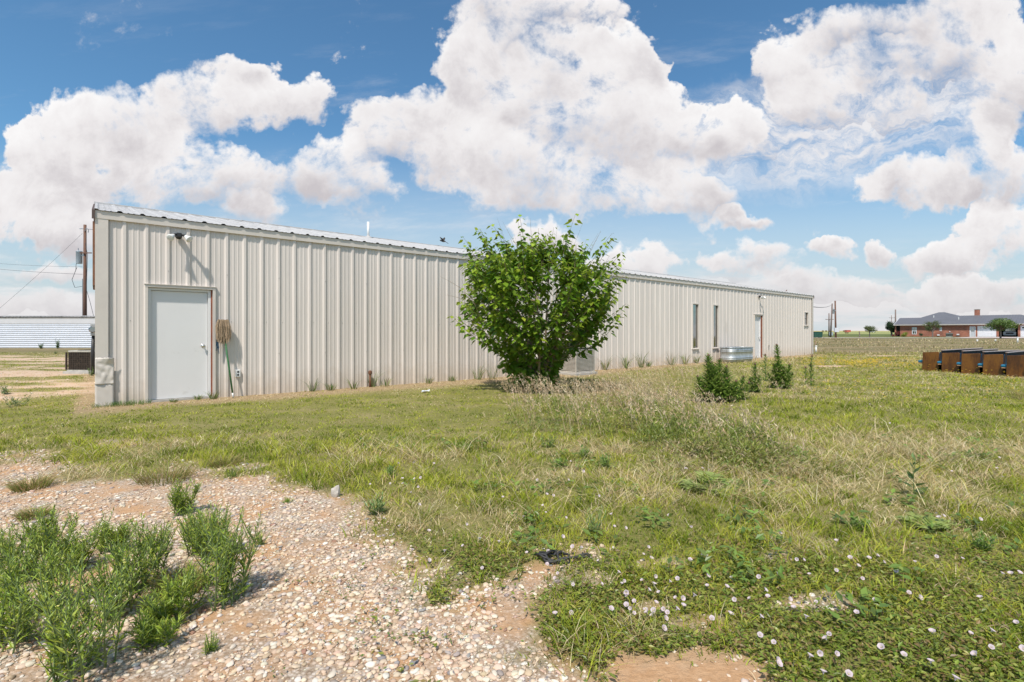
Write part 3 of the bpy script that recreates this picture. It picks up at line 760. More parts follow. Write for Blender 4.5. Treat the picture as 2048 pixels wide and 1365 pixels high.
def door(D_, jw, name):
    x0, x1, z0, z1 = D_
    tr = MB()   # flashing round the opening
    tr.box(x0-.035, -.040, 0, x0+.004, .05, z1+.004); tr.box(x1-.004, -.040, 0, x1+.040, .05, z1+.004)
    tr.box(x0-.035, -.044, z1+.004, x1+.040, .05, z1+.05)
    tr.box(x0-.05, -.058, z1+.05, x1+.055, .03, z1+.058)
    fr = tr.build('door_trim', TRIMM, bld)
    j = MB(); j.box(x0+.004, .0, 0, x0+.045, .10, z1-.004); j.box(x1-.075-jw, .012, 0, x1-.03-jw, .10, z1-.004); j.box(x0+.045, .012, z1-.045, x1-.075-jw, .10, z1-.004)
    j.build('door_frame', DOORM, bld)
    MB().box(x1-.03-jw, .004-jw*.12, 0, x1-.0045, .10, z1-.004).build('door_jamb', JAMBM, bld)
    MB().box(x0, -.01, -.03, x1, .10, .035).build('threshold', CONC, bld)
    w = x1-.075-x0-.045-jw
    dd = MB().box(.003, 0, 0, w-.003, .042, z1-.09).build('door', DOORM, bld, bevel=.004, loc=(x0+.045, .05, .04))
    kn = MB(); Mk = Matrix.Translation((w-.075, 0, .93)) @ Matrix.Rotation(R(90), 4, 'X')
    kn.lathe([(.034, 0), (.034, .006), (.028, .010), (.012, .012), (.011, .032), (.020, .038), (.029, .05), (.029, .062), (.018, .072)], 16, M=Mk)
    kn.build('door_knob', STEEL, dd, True)
    for z in (.22, .95, 1.68): MB().tube([(0, -.004, z), (0, -.004, z+.09)], .007, 8).build('hinge', STEEL, dd)
    MB().box(w+.004, -.003, .90, w+.010, .02, .99).build('strike_plate', JAMBM, dd)
    return dd
d1 = door(DOOR1, 0, 'door'); d1['label'] = 'flush white steel door near the battered corner'
d2 = door(DOOR2, .10, 'door'); d2['label'] = 'small white door at the far end with a reddish jamb'

def window(D_, label, split=False):
    x0, x1, z0, z1 = D_
    f_ = MB(); w = .032
    f_.box(x0-.03, -.045, z0-.03, x0+.012, .05, z1+.03); f_.box(x1-.012, -.045, z0-.03, x1+.03, .05, z1+.03)
    f_.box(x0+.012, -.045, z1-.012, x1-.012, .05, z1+.03)
    fo = f_.build('window', TRIMM, bld); fo['label'] = label
    MB().box(x0-.05, -.065, z0-.055, x1+.05, .05, z0-.0301).build('sill', TRIMM, fo)
    g = MB(); g.box(x0+.012, .022, z0-.03, x1-.012, .028, z1-.012); g.build('pane', GLASS, fo)
    s_ = MB(); s_.box(x0+.012, .008, z0-.03, x0+.03, .02, z1-.012); s_.box(x1-.03, .008, z0-.03, x1-.012, .02, z1-.012)
    s_.box(x0+.03, .008, z0-.03, x1-.03, .02, z0-.01); s_.box(x0+.03, .008, z1-.03, x1-.03, .02, z1-.012)
    if split: s_.box(x0+.03, .004, (z0+z1)/2-.015, x1-.03, .02, (z0+z1)/2+.015)
    s_.build('sash', mat('bronze_sash', (.12,.10,.08), .5, .3), fo)
window(WIN1, 'tall narrow window slit farther from the small door')
window(WIN2, 'tall narrow window slit nearer the stock tank and small door')
window(WIN3, 'small high two sash window at the far end', True)

# twin floodlights
def flood(x, z, label, tilt=0):
    f_ = MB(); Mf = Matrix.Translation((x, -.03, z)) @ Matrix.Rotation(R(90), 4, 'X')
    f_.lathe([(.055, 0), (.055, .02), (.045, .03), (.02, .035)], 16, M=Mf)
    f_.box(x-.035, -.15, z-.028, x+.035, -.055, z+.045)
    fo = f_.build('flood_light', BLACKP, bld, bevel=.006); fo['label'] = label
    for sg_ in (-1, 1):
        a = Vector((x+sg_*.03, -.12, z+.01)); b_ = Vector((x+sg_*.085, -.17, z-.01))
        MB().tube([a, a.lerp(b_, .5)+Vector((0, 0, .012)), b_], [.016, .020, .026], 10).build('lamp_holder', BLACKP, fo, True)
        dr_ = Vector((sg_*.55, -.62, -.55)).normalized()
        Ml = Matrix.Translation(b_) @ dr_.to_track_quat('Z', 'Y').to_matrix().to_4x4()
        MB().lathe([(.022, -.01), (.028, .02), (.050, .075), (.061, .10), (.060, .108), (.040, .115), (.001, .118)], 18, M=Ml).build('bulb', WHITEP, fo, True)
flood(1.10, 2.93, 'twin floodlight above the near door')
flood(23.75, 2.88, 'twin floodlight above the far small door')
def outlet(x, z, m_, label):
    y = -.004
    o_ = MB().box(x-.042, y-.048, z-.068, x+.042, y, z+.068).build('outlet', m_, bld, bevel=.006); o_['label'] = label
    for dz in (-.028, .028):
        MB().lathe([(.019, 0), (.019, .004), (.016, .0045)], 12, M=Matrix.Translation((x, y-.048, z+dz)) @ Matrix.Rotation(R(90), 4, 'X')).build('socket', BLACKP, o_)
outlet(2.045, .44, WHITEP, 'white double outlet right of the near door')
outlet(24.75, .55, mat('grey_plastic', (.35,.33,.30), .5), 'grey outlet box right of the far door')
# vent pipe through the roof
vp = MB(); vx, vy = 6.47, 4.15; vz = HE+sl_*vy
vp.tube([(vx, vy, vz-.05), (vx, vy, vz+.50)], .038, 12)
vpo = vp.build('vent_pipe', WHITEP, bld, True)
MB().lathe([(.13, -.02), (.12, .02), (.05, .06), (.042, .09)], 14, (vx, vy, vz)).build('flashing', ROOFM, vpo)
MB().tube([(29.2, 1.0, HE+.2), (29.3, .95, HE+.32)], .02, 6).build('bracket', RUST, bld)
# meter and conduit on the end wall
mt = MB().box(-.17, 8.15, 1.12, -.045, 8.40, 1.45).build('meter_box', mat('meter_grey', (.40,.41,.41), .5, .3), bld, bevel=.01)
MB().lathe([(.085, 0), (.085, .08), (.07, .11)], 16, M=Matrix.Translation((-.13, 8.15, 1.30)) @ Matrix.Rotation(R(90), 4, 'X')).build('dial', GLASS, mt)
MB().tube([(-.11, 8.27, -.02), (-.12, 8.26, .6), (-.10, 8.27, 1.12)], .045, 10).build('conduit', BLACKP, bld, True)
def wallpt(s, out, z=0):
    p = A0 + DW*s - PW*out
    return Vector((p.x, p.y, z))
# ================================================================== mop leaning on the wall
base = wallpt(1.93, .23); top = wallpt(1.79, .075, 1.34)
mop = thing('mop', 'old string mop with a green handle leaning upside down beside the near door', 'mop', base, 0)
T_ = top-base; tdir = T_.normalized()
MB().tube([T_*.07, T_*.5, T_*.97], .0155, 10).build('handle', mat('green_paint', (.055,.17,.065), .45, 0, .15, 20), mop, True)
MB().tube([T_*.0+Vector((0,0,.005)), T_*.075], .0145, 10).build('end_cap', WHITEP, mop, True)
cl = MB(); cl.tube([T_*.95, T_*1.02, T_*1.05], [.018, .022, .03], 10)
for sg in (-1, 1): cl.tube([T_*1.01, T_*1.035+Vector((DW.x,DW.y,0))*sg*.06, T_*1.07+Vector((DW.x,DW.y,0))*sg*.075], .007, 6)
cl.build('clamp', WHITEP, mop, True)
st = MB(); dwv = Vector((DW.x, DW.y, 0)); pwv = Vector((PW.x, PW.y, 0))
rr = random.Random(4)
for k in range(190):
    a = (rr.random()-.5)*2; o_ = rr.random()
    s0 = T_*1.045 + dwv*a*.07 - pwv*(.01+.05*o_)
    pk = s0 + Vector((0, 0, .03+.03*rr.random())) + dwv*a*.012 - pwv*.02*rr.random()
    ln = .30+.16*rr.random()*(1-abs(a)*.4)
    e_ = pk + Vector((0, 0, -ln)) + dwv*(a*.03+(rr.random()-.5)*.03) - pwv*(.015+.01*rr.random())
    m1 = pk.lerp(e_, .35) + dwv*(a*.022+(rr.random()-.5)*.02) - pwv*.02*rr.random()
    m2 = pk.lerp(e_, .7) + dwv*(a*.012+(rr.random()-.5)*.03)
    st.tube([s0, pk, m1, m2, e_], .0042, 4)
st.build('mop_head', mat('mop_string', (.40,.29,.19), .95, 0, .3, 40), mop)
bl = MB()
for k in range(12):
    s0 = T_*1.0 - dwv*(.085+.02*rr.random()) - pwv*(.02*rr.random())
    s0.z -= .10
    bl.tube([s0, s0+Vector((0,0,-.15))+dwv*(rr.random()-.5)*.03, s0+Vector((0,0,-.26-.16*rr.random()))+dwv*(rr.random()-.4)*.05], .004, 4)
bl.build('blue_strands', mat('blue_string', (.03,.07,.12), .9), mop)

# ================================================================== rusty pipe stub
p_ = wallpt(7.68-5.0+2.33, .10)
pipe = thing('pipe_stub', 'short rusty capped pipe standing against the foot of the metal wall', 'pipe', wallpt((2040/(2237-737)-1)/.07716, .09))
MB().tube([(0,0,-.05), (0,0,.30)], .026, 10).build('pipe', RUST, pipe, True)
MB().lathe([(.040, .29), (.042, .33), (.036, .36), (.02, .37)], 8).build('cap', RUST, pipe)

# ================================================================== air conditioners
ACB = mat('beige_housing', (.50,.46,.40), .5, 0, .06, 6, dirt=((.38,.33,.27), 5, .5, .75))
def ac_unit(label, loc, rz, w, d, h, housing, coil, louvres):
    r_ = thing('air_conditioner', label, 'air conditioner', loc, rz, None)
    MB().box(-w/2-.06, -d/2-.06, -.03, w/2+.06, d/2+.06, .07).build('pad', CONC, r_, bevel=.01)
    MB().box(-w/2+.03, -d/2+.03, .07, w/2-.03, d/2-.03, h-.05).build('coil', coil, r_)
    MB().box(-w/2, -d/2, .07, w/2, d/2, .11).build('base_pan', housing, r_, bevel=.01)
    tp = MB(); n_ = 24; prof = []
    for k in range(n_):
        a = 2*math.pi*(k+.5)/n_; cx_ = (w/2-.10)*(1 if math.cos(a) > 0 else -1); cy_ = (d/2-.10)*(1 if math.sin(a) > 0 else -1)
        prof.append((cx_+.10*math.cos(a)*1.03, cy_+.10*math.sin(a)*1.03))
    tp.prism(prof, 'z', h-.05, h); MBt = tp.build('top', housing, r_, bevel=.01)
    fg = MB(); fg.box(-.005, -min(w, d)/2+.06, h+.011, .005, min(w, d)/2-.06, h+.016)
    for k in range(1, 6): fg.lathe([(.07*k+.004, h+.004), (.07*k+.004, h+.010), (.07*k-.004, h+.010), (.07*k-.004, h+.004)], 20) if .07*k < min(w, d)/2-.05 else None
    fg.build('fan_guard', BLACKP, MBt)
    lv = MB()
    if louvres:
        n_ = int((h-.2)/.036)
        for k in range(n_):
            z = .13+.036*k
            lv.box(-w/2, -d/2, z, w/2, -d/2+.012, z+.022); lv.box(-w/2, d/2-.012, z, w/2, d/2, z+.022)
            lv.box(-w/2, -d/2+.013, z, -w/2+.012, d/2-.013, z+.022); lv.box(w/2-.012, -d/2+.013, z, w/2, d/2-.013, z+.022)
        for sx in (-1, 1):
            for sy in (-1, 1): lv.box(sx*w/2-.03*(sx > 0)+.001, sy*d/2-.03*(sy > 0)+.001, .11, sx*w/2+.03*(sx < 0)-.001, sy*d/2+.03*(sy < 0)-.001, h-.05)
    else:
        for k in range(int(w/.055)):
            x = -w/2+.02+k*.055
            lv.box(x, -d/2+.004, .11, x+.007, -d/2+.012, h-.05); lv.box(x, d/2-.012, .11, x+.007, d/2-.004, h-.05)
        for k in range(int(d/.055)):
            y = -d/2+.02+k*.055
            lv.box(-w/2+.004, y, .11, -w/2+.012, y+.007, h-.05); lv.box(w/2-.012, y, .11, w/2-.004, y+.007, h-.05)
        for k in range(9):
            z = .14+(h-.24)*k/8
            lv.box(-w/2-.001, -d/2-.001, z, w/2+.001, -d/2+.003, z+.006); lv.box(-w/2-.001, -d/2+.004, z, -w/2+.003, d/2, z+.006)
        for sx in (-1, 1):
            for sy in (-1, 1): lv.box(sx*(w/2)-.02, sy*(d/2)-.02, .11, sx*(w/2)+.012, sy*(d/2)+.012, h-.05)
    lv.build('grille', housing if louvres else mat('rusty_wire', (.085,.065,.05), .7, .2, .4, 25), r_)
    return r_
pos = gp(1155, 745.5)
ac_unit('beige louvred air conditioner by the wall behind the bushy tree', wallpt(10.75, .60), ANG+R(3), .84, .74, .82, ACB, mat('coil_grey', (.10,.095,.09), .7), True)
pos = gp(158, 748)
ac_unit('old dark wire sided air conditioner in the sandy yard left of the building', (pos.x, pos.y+.38, 0), R(-4), .78, .72, .68, mat('old_housing', (.42,.40,.35), .6, 0, .2, 9), mat('dirty_coil', (.028,.021,.016), .9, 0, .7, 14, dirt=((.12,.085,.055), 12, .52, .7)), False)

# ================================================================== stock tank
tk = thing('stock_tank', 'ribbed galvanised stock tank standing against the wall below the second window slit', 'stock tank', wallpt(20.55, .55), ANG)
TKM = mat('galvanised_tank', (.50,.52,.53), .48, .6, .22, 14, stretch=(1,1,.4), dirt=((.34,.34,.33), 6, .52, .72))
def oval(L_, W_, r, n_=8):
    q = []
    for (cx_, cy_, a0) in ((L_/2-r, W_/2-r, 0), (-L_/2+r, W_/2-r, 90), (-L_/2+r, -W_/2+r, 180), (L_/2-r, -W_/2+r, 270)):
        for k in range(n_): a = R(a0+90*k/(n_-1)); q.append((cx_+r*math.cos(a), cy_+r*math.sin(a)))
    return q
def shell(levels, L_, W_):
    q = MB(); n_ = 32
    for off, z in levels:
        for (x, y) in oval(L_+2*off, W_+2*off, .26+off): q.v.append((x, y, z))
    for i in range(len(levels)-1):
        for k in range(n_): a = i*n_+k; b_ = i*n_+(k+1) % n_; q.f.append((a, b_, b_+n_, a+n_))
    return q
lv = [(-.04, 0), (0, .012)]
for z0 in (.10, .155, .40, .455): lv += [(0, z0), (.016, z0+.018), (.016, z0+.03), (0, z0+.048)]
lv += [(0, .575)]
q = shell(lv, 1.85, .66); b0 = len(q.v)
tko = q.build('tank_side', TKM, tk, True)
shell([(0, .572), (.022, .575), (.026, .59), (.02, .605), (-.005, .605), (-.008, .59)], 1.85, .66).build('rim', TKM, tk, True)
shell([(-.012, .585), (-.014, .03)], 1.85, .66).build('lining', TKM, tk, True)
q = MB(); q.poly([(x, y, .03) for x, y in oval(1.83, .64, .25)]); q.build('tank_floor', TKM, tk)
for x in (-.62, .62): MB().tube([(x-.09, -.335, .52), (x-.06, -.36, .50), (x+.06, -.36, .50), (x+.09, -.335, .52)], .008, 6).build('carry_loop', STEEL, tk)

# ================================================================== white clean-out pipe at the far corner
pp = gp(1632, 705.5)
cp = thing('cleanout_pipe', 'short white plastic pipe with a reddish marker stick by the far corner', 'pipe', pp)
MB().tube([(0,0,-.05), (0,0,.36)], .055, 12).build('pipe', WHITEP, cp, True)
MB().lathe([(.068, .34), (.070, .40), (.06, .42)], 12).build('cap', WHITEP, cp)
MB().tube([(.03,.05,0), (0,.05,.68)], .012, 5).build('marker_stick', mat('faded_red', (.42,.22,.17), .8), cp)

# ================================================================== litter, stone, rubber loop, bird
pl = gp(843, 787)
lt = MB(); rr = random.Random(9)
lt.v = [(x*.05+(rr.random()-.5)*.03, y*.04+(rr.random()-.5)*.03, .02+.05*rr.random()) for y in range(4) for x in range(4)]
lt.f = [(j*4+i, j*4+i+1, j*4+i+5, j*4+i+4) for j in range(3) for i in range(3)]
o_ = lt.build('litter', mat('pale_paper', (.62,.66,.72), .7, 0, .2, 20), None, False, loc=pl); sm = o_.modifiers.new('t', 'SOLIDIFY'); sm.thickness = .002
tag(o_, 'crumpled pale scrap of paper lying on the mown grass', 'litter')
pl = gp(672, 994)
q = MB(); q.v = [tuple(Vector(v)*Vector((1, 1, 1))) for v in ICV]; q.f = [tuple(map(int, f)) for f in ICF]
q.v = [tuple(Vector((v[0]*.036, v[1]*.03, v[2]*.052+.03))*(1+.35*mnoise.noise(Vector(v)*1.7))) for v in q.v]
tag(q.build('rock', mat('pale_rock', (.44,.40,.35), .85, 0, .12, 30, bump=.5), None, False, loc=pl), 'pale upright rock at the grass edge of the gravel', 'rock')
pl = gp(1100, 1118)
q = MB(); pts = []
for k in range(60):
    a = k*.32; r_ = .035+.018*math.sin(k*.9)+.0006*k
    pts.append((r_*1.15*math.cos(a)-.02+.0014*k, r_*math.sin(a)*.9, .018+.012*math.sin(k*.7)))
pts += [(.16, .0, .02), (.20, .015, .02), (.22, .0, .018), (.19, -.018, .018), (.14, -.012, .02)]
q.tube(pts, .0065, 6)
tag(q.build('rubber_hose', mat('black_rubber', (.035,.034,.034), .6, 0, .2), None, True, loc=pl), 'tangled black rubber hose scrap half hidden at the turf edge', 'hose')
bp_ = at(886, 482.5, 16)
br = MB(); br.lathe([(.002, -.13), (.020, -.10), (.034, -.02), (.034, .04), (.022, .09), (.024, .11), (.016, .135), (.003, .155)], 10, M=Matrix.Rotation(R(-90), 4, 'Y') @ Matrix.Rotation(R(-20), 4, 'X'))
for sg in (-1, 1):
    br.poly([(-.05, 0, .02), (.04, 0, .02), (.015, sg*.10, .085), (-.05, sg*.17, .12), (-.06, sg*.08, .075)])
br.poly([(.09, -.012, -.01), (.09, .012, -.01), (.19, .03, -.045), (.19, -.03, -.045)])
brd = br.build('bird', mat('dark_plumage', (.05,.045,.04), .8, 0, .3, 30), None, True, loc=bp_); brd.rotation_euler = (R(8), R(14), R(-18))
sm = brd.modifiers.new('t', 'SOLIDIFY'); sm.thickness = .006
tag(brd, 'small dark bird flying low over the roof left of the tree', 'bird')

# ================================================================== plants
def ptube(mb, pts, r0, r1, n=5):
    k = len(pts); mb.tube(pts, [r0+(r1-r0)*i/(k-1) for i in range(k)], n, cap=False)
def weed(name, label, cat, base, h, spread, nst, leafL, leafW, pal, seed, tilt=(.1, .9), per=26, stempal=(.13,.17,.06), branch=True, flower=None, group=None, droop=.1, up=.75):
    r_ = thing(name, label, cat, base, 0, group); g = np.random.default_rng(seed)
    mb = MB(); P_ = []; D_ = []; L_ = []
    def shoot(p0, az, tl, ln, r0, n, lscale, depth):
        pts = []; d = np.array([math.cos(az)*math.sin(tl), math.sin(az)*math.sin(tl), math.cos(tl)]); p = np.array(p0, float)
        K = 7
        for i in range(K):
            pts.append(p.copy()); d = d + np.array([0, 0, .10]) + (g.random(3)-.5)*.16; d /= np.linalg.norm(d); p = p + d*ln/(K-1)
        ptube(mb, pts, r0, r0*.35, 4)
        pts = np.array(pts)
        for j in range(n):
            t = .08+.92*(j+g.random())/n; i = min(int(t*(K-1)), K-2); f_ = t*(K-1)-i
            q = pts[i]*(1-f_)+pts[i+1]*f_; tan = pts[i+1]-pts[i]; tan /= np.linalg.norm(tan)
            a = j*2.4+g.random(); rad = np.array([math.cos(a), math.sin(a), .15])
            D_.append(tan*up*(.5+t) + rad*(1.1-.4*t)); P_.append(q); L_.append(leafL*lscale*(1.15-.65*t)*(.7+.6*g.random()))
        if branch and depth < 1:
            for k in range(6):
                t = .25+.6*g.random(); i = min(int(t*(K-1)), K-2)
                shoot(pts[i], g.random()*6.28, .35+.4*g.random(), ln*(.28+.2*g.random()), r0*.6, int(n*.45), lscale*.7, depth+1)
    for k in range(nst):
        az = g.random()*6.283; tl = tilt[0]+(tilt[1]-tilt[0])*g.random()**1.3
        p0 = ((g.random()-.5)*.06*spread/.15, (g.random()-.5)*.06*spread/.15, -.01)
        shoot(p0, az, math.atan2(spread*math.sin(tl)*1.3, h)+.05, h*(.65+.4*g.random())/max(math.cos(tl*.5), .5), .0028+h*.003, per, 1, 0)
    P_ = np.array(P_); D_ = np.array(D_); L_ = np.array(L_); n = len(P_)
    c_ = jitter(np.array(pal)[g.integers(0, len(pal), n)], n, .22, .08)
    mb.build('stem', STEMG, r_)
    leaves('foliage', P_, D_, np.array([0, 0, 1.])+(g.random((n, 3))-.5)*.8, L_, L_*leafW*(.8+.4*g.random(n)), c_, LEAF, r_, fold=.15, droop=droop)
    if flower:
        fm, nf, fr = flower; idx = g.integers(0, n, nf); Pf = P_[idx]+np.array([0, 0, .01])
        a5 = np.arange(5)*1.2566
        for p5 in Pf: leaves('flower', np.repeat(p5[None], 5, 0), np.stack([np.cos(a5), np.sin(a5), .5+0*a5], -1), np.array([[0, -.3, 1.]]).repeat(5, 0), fr, fr*.8, jitter(fm, 5, .1, .04), LEAF, r_)
    return r_
STEMG = mat('green_stem', (.13,.18,.06), .6, 0, .2, 20)
STEMB = mat('tan_stem', (.22,.15,.09), .8, 0, .2, 20)
MUST = [(.28,.38,.040),(.34,.43,.045),(.22,.32,.035),(.40,.47,.07),(.25,.35,.06)]
left = [ # px, py base, height, spread, stems, words
 (456,1206,.47,.19,11,'tall narrow leaved weed at the right edge of the gravel clump'),
 (420,1120,.36,.13,7,'narrow leaved weed just behind the tallest right edge weed'),
 (364,1030,.27,.11,6,'lone narrow leaved weed standing behind the gravel clump'),
 (289,1178,.40,.17,10,'bushy narrow leaved weed in the middle of the gravel clump'),
 (320,1279,.20,.20,9,'low sprawling weed in front of the gravel clump with bare stones round it'),
 (223,1232,.42,.19,9,'upright weed in the centre left of the gravel clump'),
 (150,1351,.46,.26,13,'largest weed of the gravel clump, nearest the viewer, with pale yellow flowers'),
 (141,1140,.32,.17,9,'weed behind the largest one in the gravel clump'),
 (228,1100,.22,.16,7,'short weed at the back of the gravel clump'),
 (30,1165,.36,.17,9,'weed at the left picture edge behind the clump'),
 (25,1290,.42,.20,10,'weed at the left picture edge beside the largest one'),
 (75,1225,.36,.18,8,'leaning weed between the left edge weed and the largest one'),
 (393,1105,.30,.12,6,'thin weed in the gap left of the tall right edge weed'),
 (462,957,.13,.08,6,'small grey green weed at the far edge of the gravel'),
 (419,1303,.085,.06,4,'tiny seedling weed on bare gravel in front of the clump'),
 (95,1110,.34,.16,8,'weed standing between the back row and the left edge of the gravel clump'),
 (350,1235,.26,.15,7,'weed leaning over the bare stones left of the tall right edge weed'),
 (520,1090,.10,.06,4,'small sprig right of the gravel clump'),
 (575,1005,.05,.06,4,'tiny dark weed flat on the gravel near the pale rock'),
]
for i, (px, py, h, sp_, ns, lb) in enumerate(left):
    weed('gravel_weed', lb, 'weed', gp(px, py), h*.86, sp_*1.6, ns+6, .052 if h > .15 else .022, .17, MUST, 100+i, per=24, group='narrow leaved weeds in the gravel', branch=h > .15, flower=((.75,.70,.22), 8, .007) if i == 6 else None)
for i, (px, py, h, sp_, lb) in enumerate([(753,1028,.15,.10,'blue green leafy weed at the turf edge by the gravel'),(1190,1072,.17,.08,'blue green upright weed in the near turf'),(1120,935,.10,.13,'bright green low weed clump right of centre'),
   (1212,938,.16,.09,'bright green upright weed in the middle turf'),(1168,918,.13,.08,'bright green weed left of the upright one'),(930,905,.12,.16,'dark green weed patch left of the pale tall grass'),(1095,895,.14,.16,'dark green weed patch under the pale tall grass'),
   (1710,1060,.10,.10,'dark green leafy weed in the right turf'),(1965,1105,.12,.12,'dark green weed clump near the right picture edge'),(1400,905,.12,.25,'dark weed patch in the shade of the vetch'),(780,955,.12,.1,'leafy weed at the gravel end of the straw turf'),(1310,790,.16,.3,'bright green weed patch beside the tree shadow')]):
    weed('turf_weed', lb, 'weed', gp(px, py), h, sp_, 9, .05, .30 if i != 1 else .16, [(.17,.27,.04),(.23,.33,.055),(.13,.21,.04)] if i not in (0, 1) else [(.20,.29,.09),(.24,.32,.10)], 200+i, per=12, group='leafy weeds in the turf', branch=False, tilt=(.3, 1.2))
# prickly rosettes
def rosette(label, base, r, n, seed):
    r_ = thing('thistle_rosette', label, 'thistle', base, 0, 'grey green thistle rosettes'); g = np.random.default_rng(seed)
    P_ = []; D_ = []; L_ = []
    for k in range(n):
        a = k*2.4+g.random()*.4; ln = r*(.6+.5*g.random()); el = .25+.5*g.random()
        d = np.array([math.cos(a), math.sin(a), el]); d /= np.linalg.norm(d)
        for j in range(11):
            t = j/10; p = d*ln*t; p[2] = ln*t*el*(1-.75*t)
            for sg in (-1, 1):
                side = np.array([-math.sin(a), math.cos(a), .25*(g.random())])*sg
                P_.append(p); D_.append(d*.7+side); L_.append(.030+.06*math.sin(math.pi*min(1, t+.15))*r/.2)
    P_ = np.array(P_); n_ = len(P_)
    leaves('foliage', P_, np.array(D_), np.array([0, 0, 1.])+(g.random((n_, 3))-.5)*.5, np.array(L_)*.8, np.array(L_)*.3, jitter([(.29,.36,.10)], 1, 0, 0).repeat(n_, 0)*(.8+.5*g.random((n_, 1))), LEAF, r_)
rosette('grey green spiny thistle rosette under the vetch', gp(1415, 982), .36, 13, 1)
rosette('grey green spiny thistle rosette in the right turf', gp(1845, 1055), .22, 9, 2)
# thistles
THH = mat('thistle_head', (.17,.09,.07), .8, 0, .3, 30)
def thistle(label, base, stems, seed, bush=1.):
    r_ = thing('thistle', label, 'thistle', base, 0, 'tall dark green thistles in the middle of the field'); g = np.random.default_rng(seed)
    mb = MB(); P_ = []; D_ = []; L_ = []; tips = []
    for (dx, dy, h, lean) in stems:
        K = 9; pts = [np.array([dx + lean*(i/(K-1))**1.4 + (g.random()-.5)*.01, dy, h*i/(K-1)]) for i in range(K)]
        ptube(mb, pts, .012, .005, 5); pts = np.array(pts); n = int(h*85*bush)
        for j in range(n):
            t = (j/n)**.85; i = min(int(t*(K-1)), K-2); f_ = t*(K-1)-i; q = pts[i]*(1-f_)+pts[i+1]*f_
            a = j*2.4; ln = (.085+.16*(1-t)*min(1, h/.5)*bush)*(.6+.7*g.random())
            D_.append([math.cos(a), math.sin(a), .5+1.0*t+.5*g.random()]); P_.append(q); L_.append(ln)
            for sg in (-1, 1):   # spiny side lobes
                for u_ in (.35, .65):
                    d = np.array([math.cos(a), math.sin(a), .35+.6*t]); d /= np.linalg.norm(d)
                    P_.append(q+d*ln*u_*.8); D_.append(d*.6+np.array([-math.sin(a), math.cos(a), .2])*sg); L_.append(ln*.42)
        tips.append(pts[-1])
    mb.build('stem', STEMG, r_)
    P_ = np.array(P_); n = len(P_); L_ = np.array(L_)
    leaves('foliage', P_, np.array(D_), np.array([0, 0, 1.])+(g.random((n, 3))-.5)*.5, L_, L_*.24+.004, jitter(np.array([(.15,.245,.04),(.205,.30,.055),(.26,.35,.075)])[g.integers(0, 3, n)], n, .2, .06), LEAF, r_, droop=.3)
    for tp_ in tips: MB().lathe([(.004, -.01), (.018, 0), (.022, .018), (.014, .032), (.017, .04)], 8, tuple(tp_)).build('flower_head', THH, r_)
thistle('broad bushy thistle with several spikes, largest of the row', gp(1427, 803), [(-.09,0,.80,.0),(.10,.05,.72,.03),(.0,-.08,.62,-.02),(.20,-.03,.60,.02),(-.22,.0,.42,-.06),(.28,-.1,.35,.08),(.02,.15,.66,.0),(.33,.05,.30,.1),(.15,-.15,.40,.02)], 1, 1.3)
thistle('low thistle leaning out from the right of the broad bushy one', gp(1476, 800), [(0,0,.40,.10),(-.08,.04,.25,-.05),(.06,-.04,.3,.12)], 2, 1.1)
thistle('slender thistle just right of the broad bushy one', gp(1510, 785), [(0,0,.56,.0),(.05,.03,.3,.05),(-.05,0,.25,-.05)], 3)
thistle('thin single stemmed thistle below the small far door', gp(1531, 762), [(0,0,.64,-.01)], 4, .6)
thistle('tall thistle with a dark top and a side spike', gp(1559, 777), [(0,0,.93,-.06),(.14,.03,.50,.10),(-.05,0,.5,-.08),(.02,-.06,.45,.05),(-.12,.02,.3,-.12),(.10,-.05,.3,.16)], 5, 1.15)
thistle('thin short thistle left of the last one', gp(1611, 772), [(0,0,.40,0)], 6, .6)
thistle('thin tall thistle, last of the row on the right', gp(1621, 772), [(0,0,.66,.03),(.02,.0,.45,-.02)], 7, .55)
# tall broad leaved single plant on the right
weed('broadleaf_plant', 'single upright broad leaved plant with a bare reddish tip in the straw', 'plant', gp(1828, 995), .34, .02, 2, .10, .42, [(.10,.17,.045),(.13,.21,.06)], 321, per=9, branch=False, tilt=(0, .1))

# grass clumps
def clump(name, label, base, h, r, n, pal, seed, lean=.8, cat='grass clump', group=None, w=.004):
    g = np.random.default_rng(seed); a = g.random(n)*6.283; rr_ = r*np.sqrt(g.random(n))
    P_ = np.stack([rr_*np.cos(a), rr_*np.sin(a), 0*a-.005], -1)
    c_ = jitter(np.array(pal)[g.integers(0, len(pal), n)], n, .25, .08); hh = h*(.5+.6*g.random(n))
    o = blades(name, P_, hh, w*(.7+.6*g.random(n)), a+(g.random(n)-.5)*1.6, hh*lean*(.2+.9*g.random(n)), g.random(n)*3.14, c_, DRY)
    o.location = base; tag(o, label, cat, group); return o
BRN = [(.34,.25,.10),(.26,.22,.07),(.40,.31,.15),(.22,.26,.06),(.26,.30,.07)]
for i, (px, py, h, r, lb) in enumerate([(364,1180,.13,.09,'brownish grass clump between the weeds on the gravel'),(330,962,.17,.17,'reddish feathery grass clump at the turf edge'),(62,976,.11,.11,'brown green grass clump on the left gravel'),(66,1034,.075,.07,'small brown grass clump nearer on the left gravel'),(2075,800,.35,.35,'brown wiry grass clump at the right picture edge'),(450,930,.10,.12,'dry low grass clump beyond the gravel')]):
    clump('grass_clump', lb, gp(px, py), h*.8, r, 420, BRN, 400+i, 1.7, group='brown grass clumps')
GRN = [(.14,.24,.06),(.18,.28,.08),(.11,.18,.05),(.40,.33,.18)]
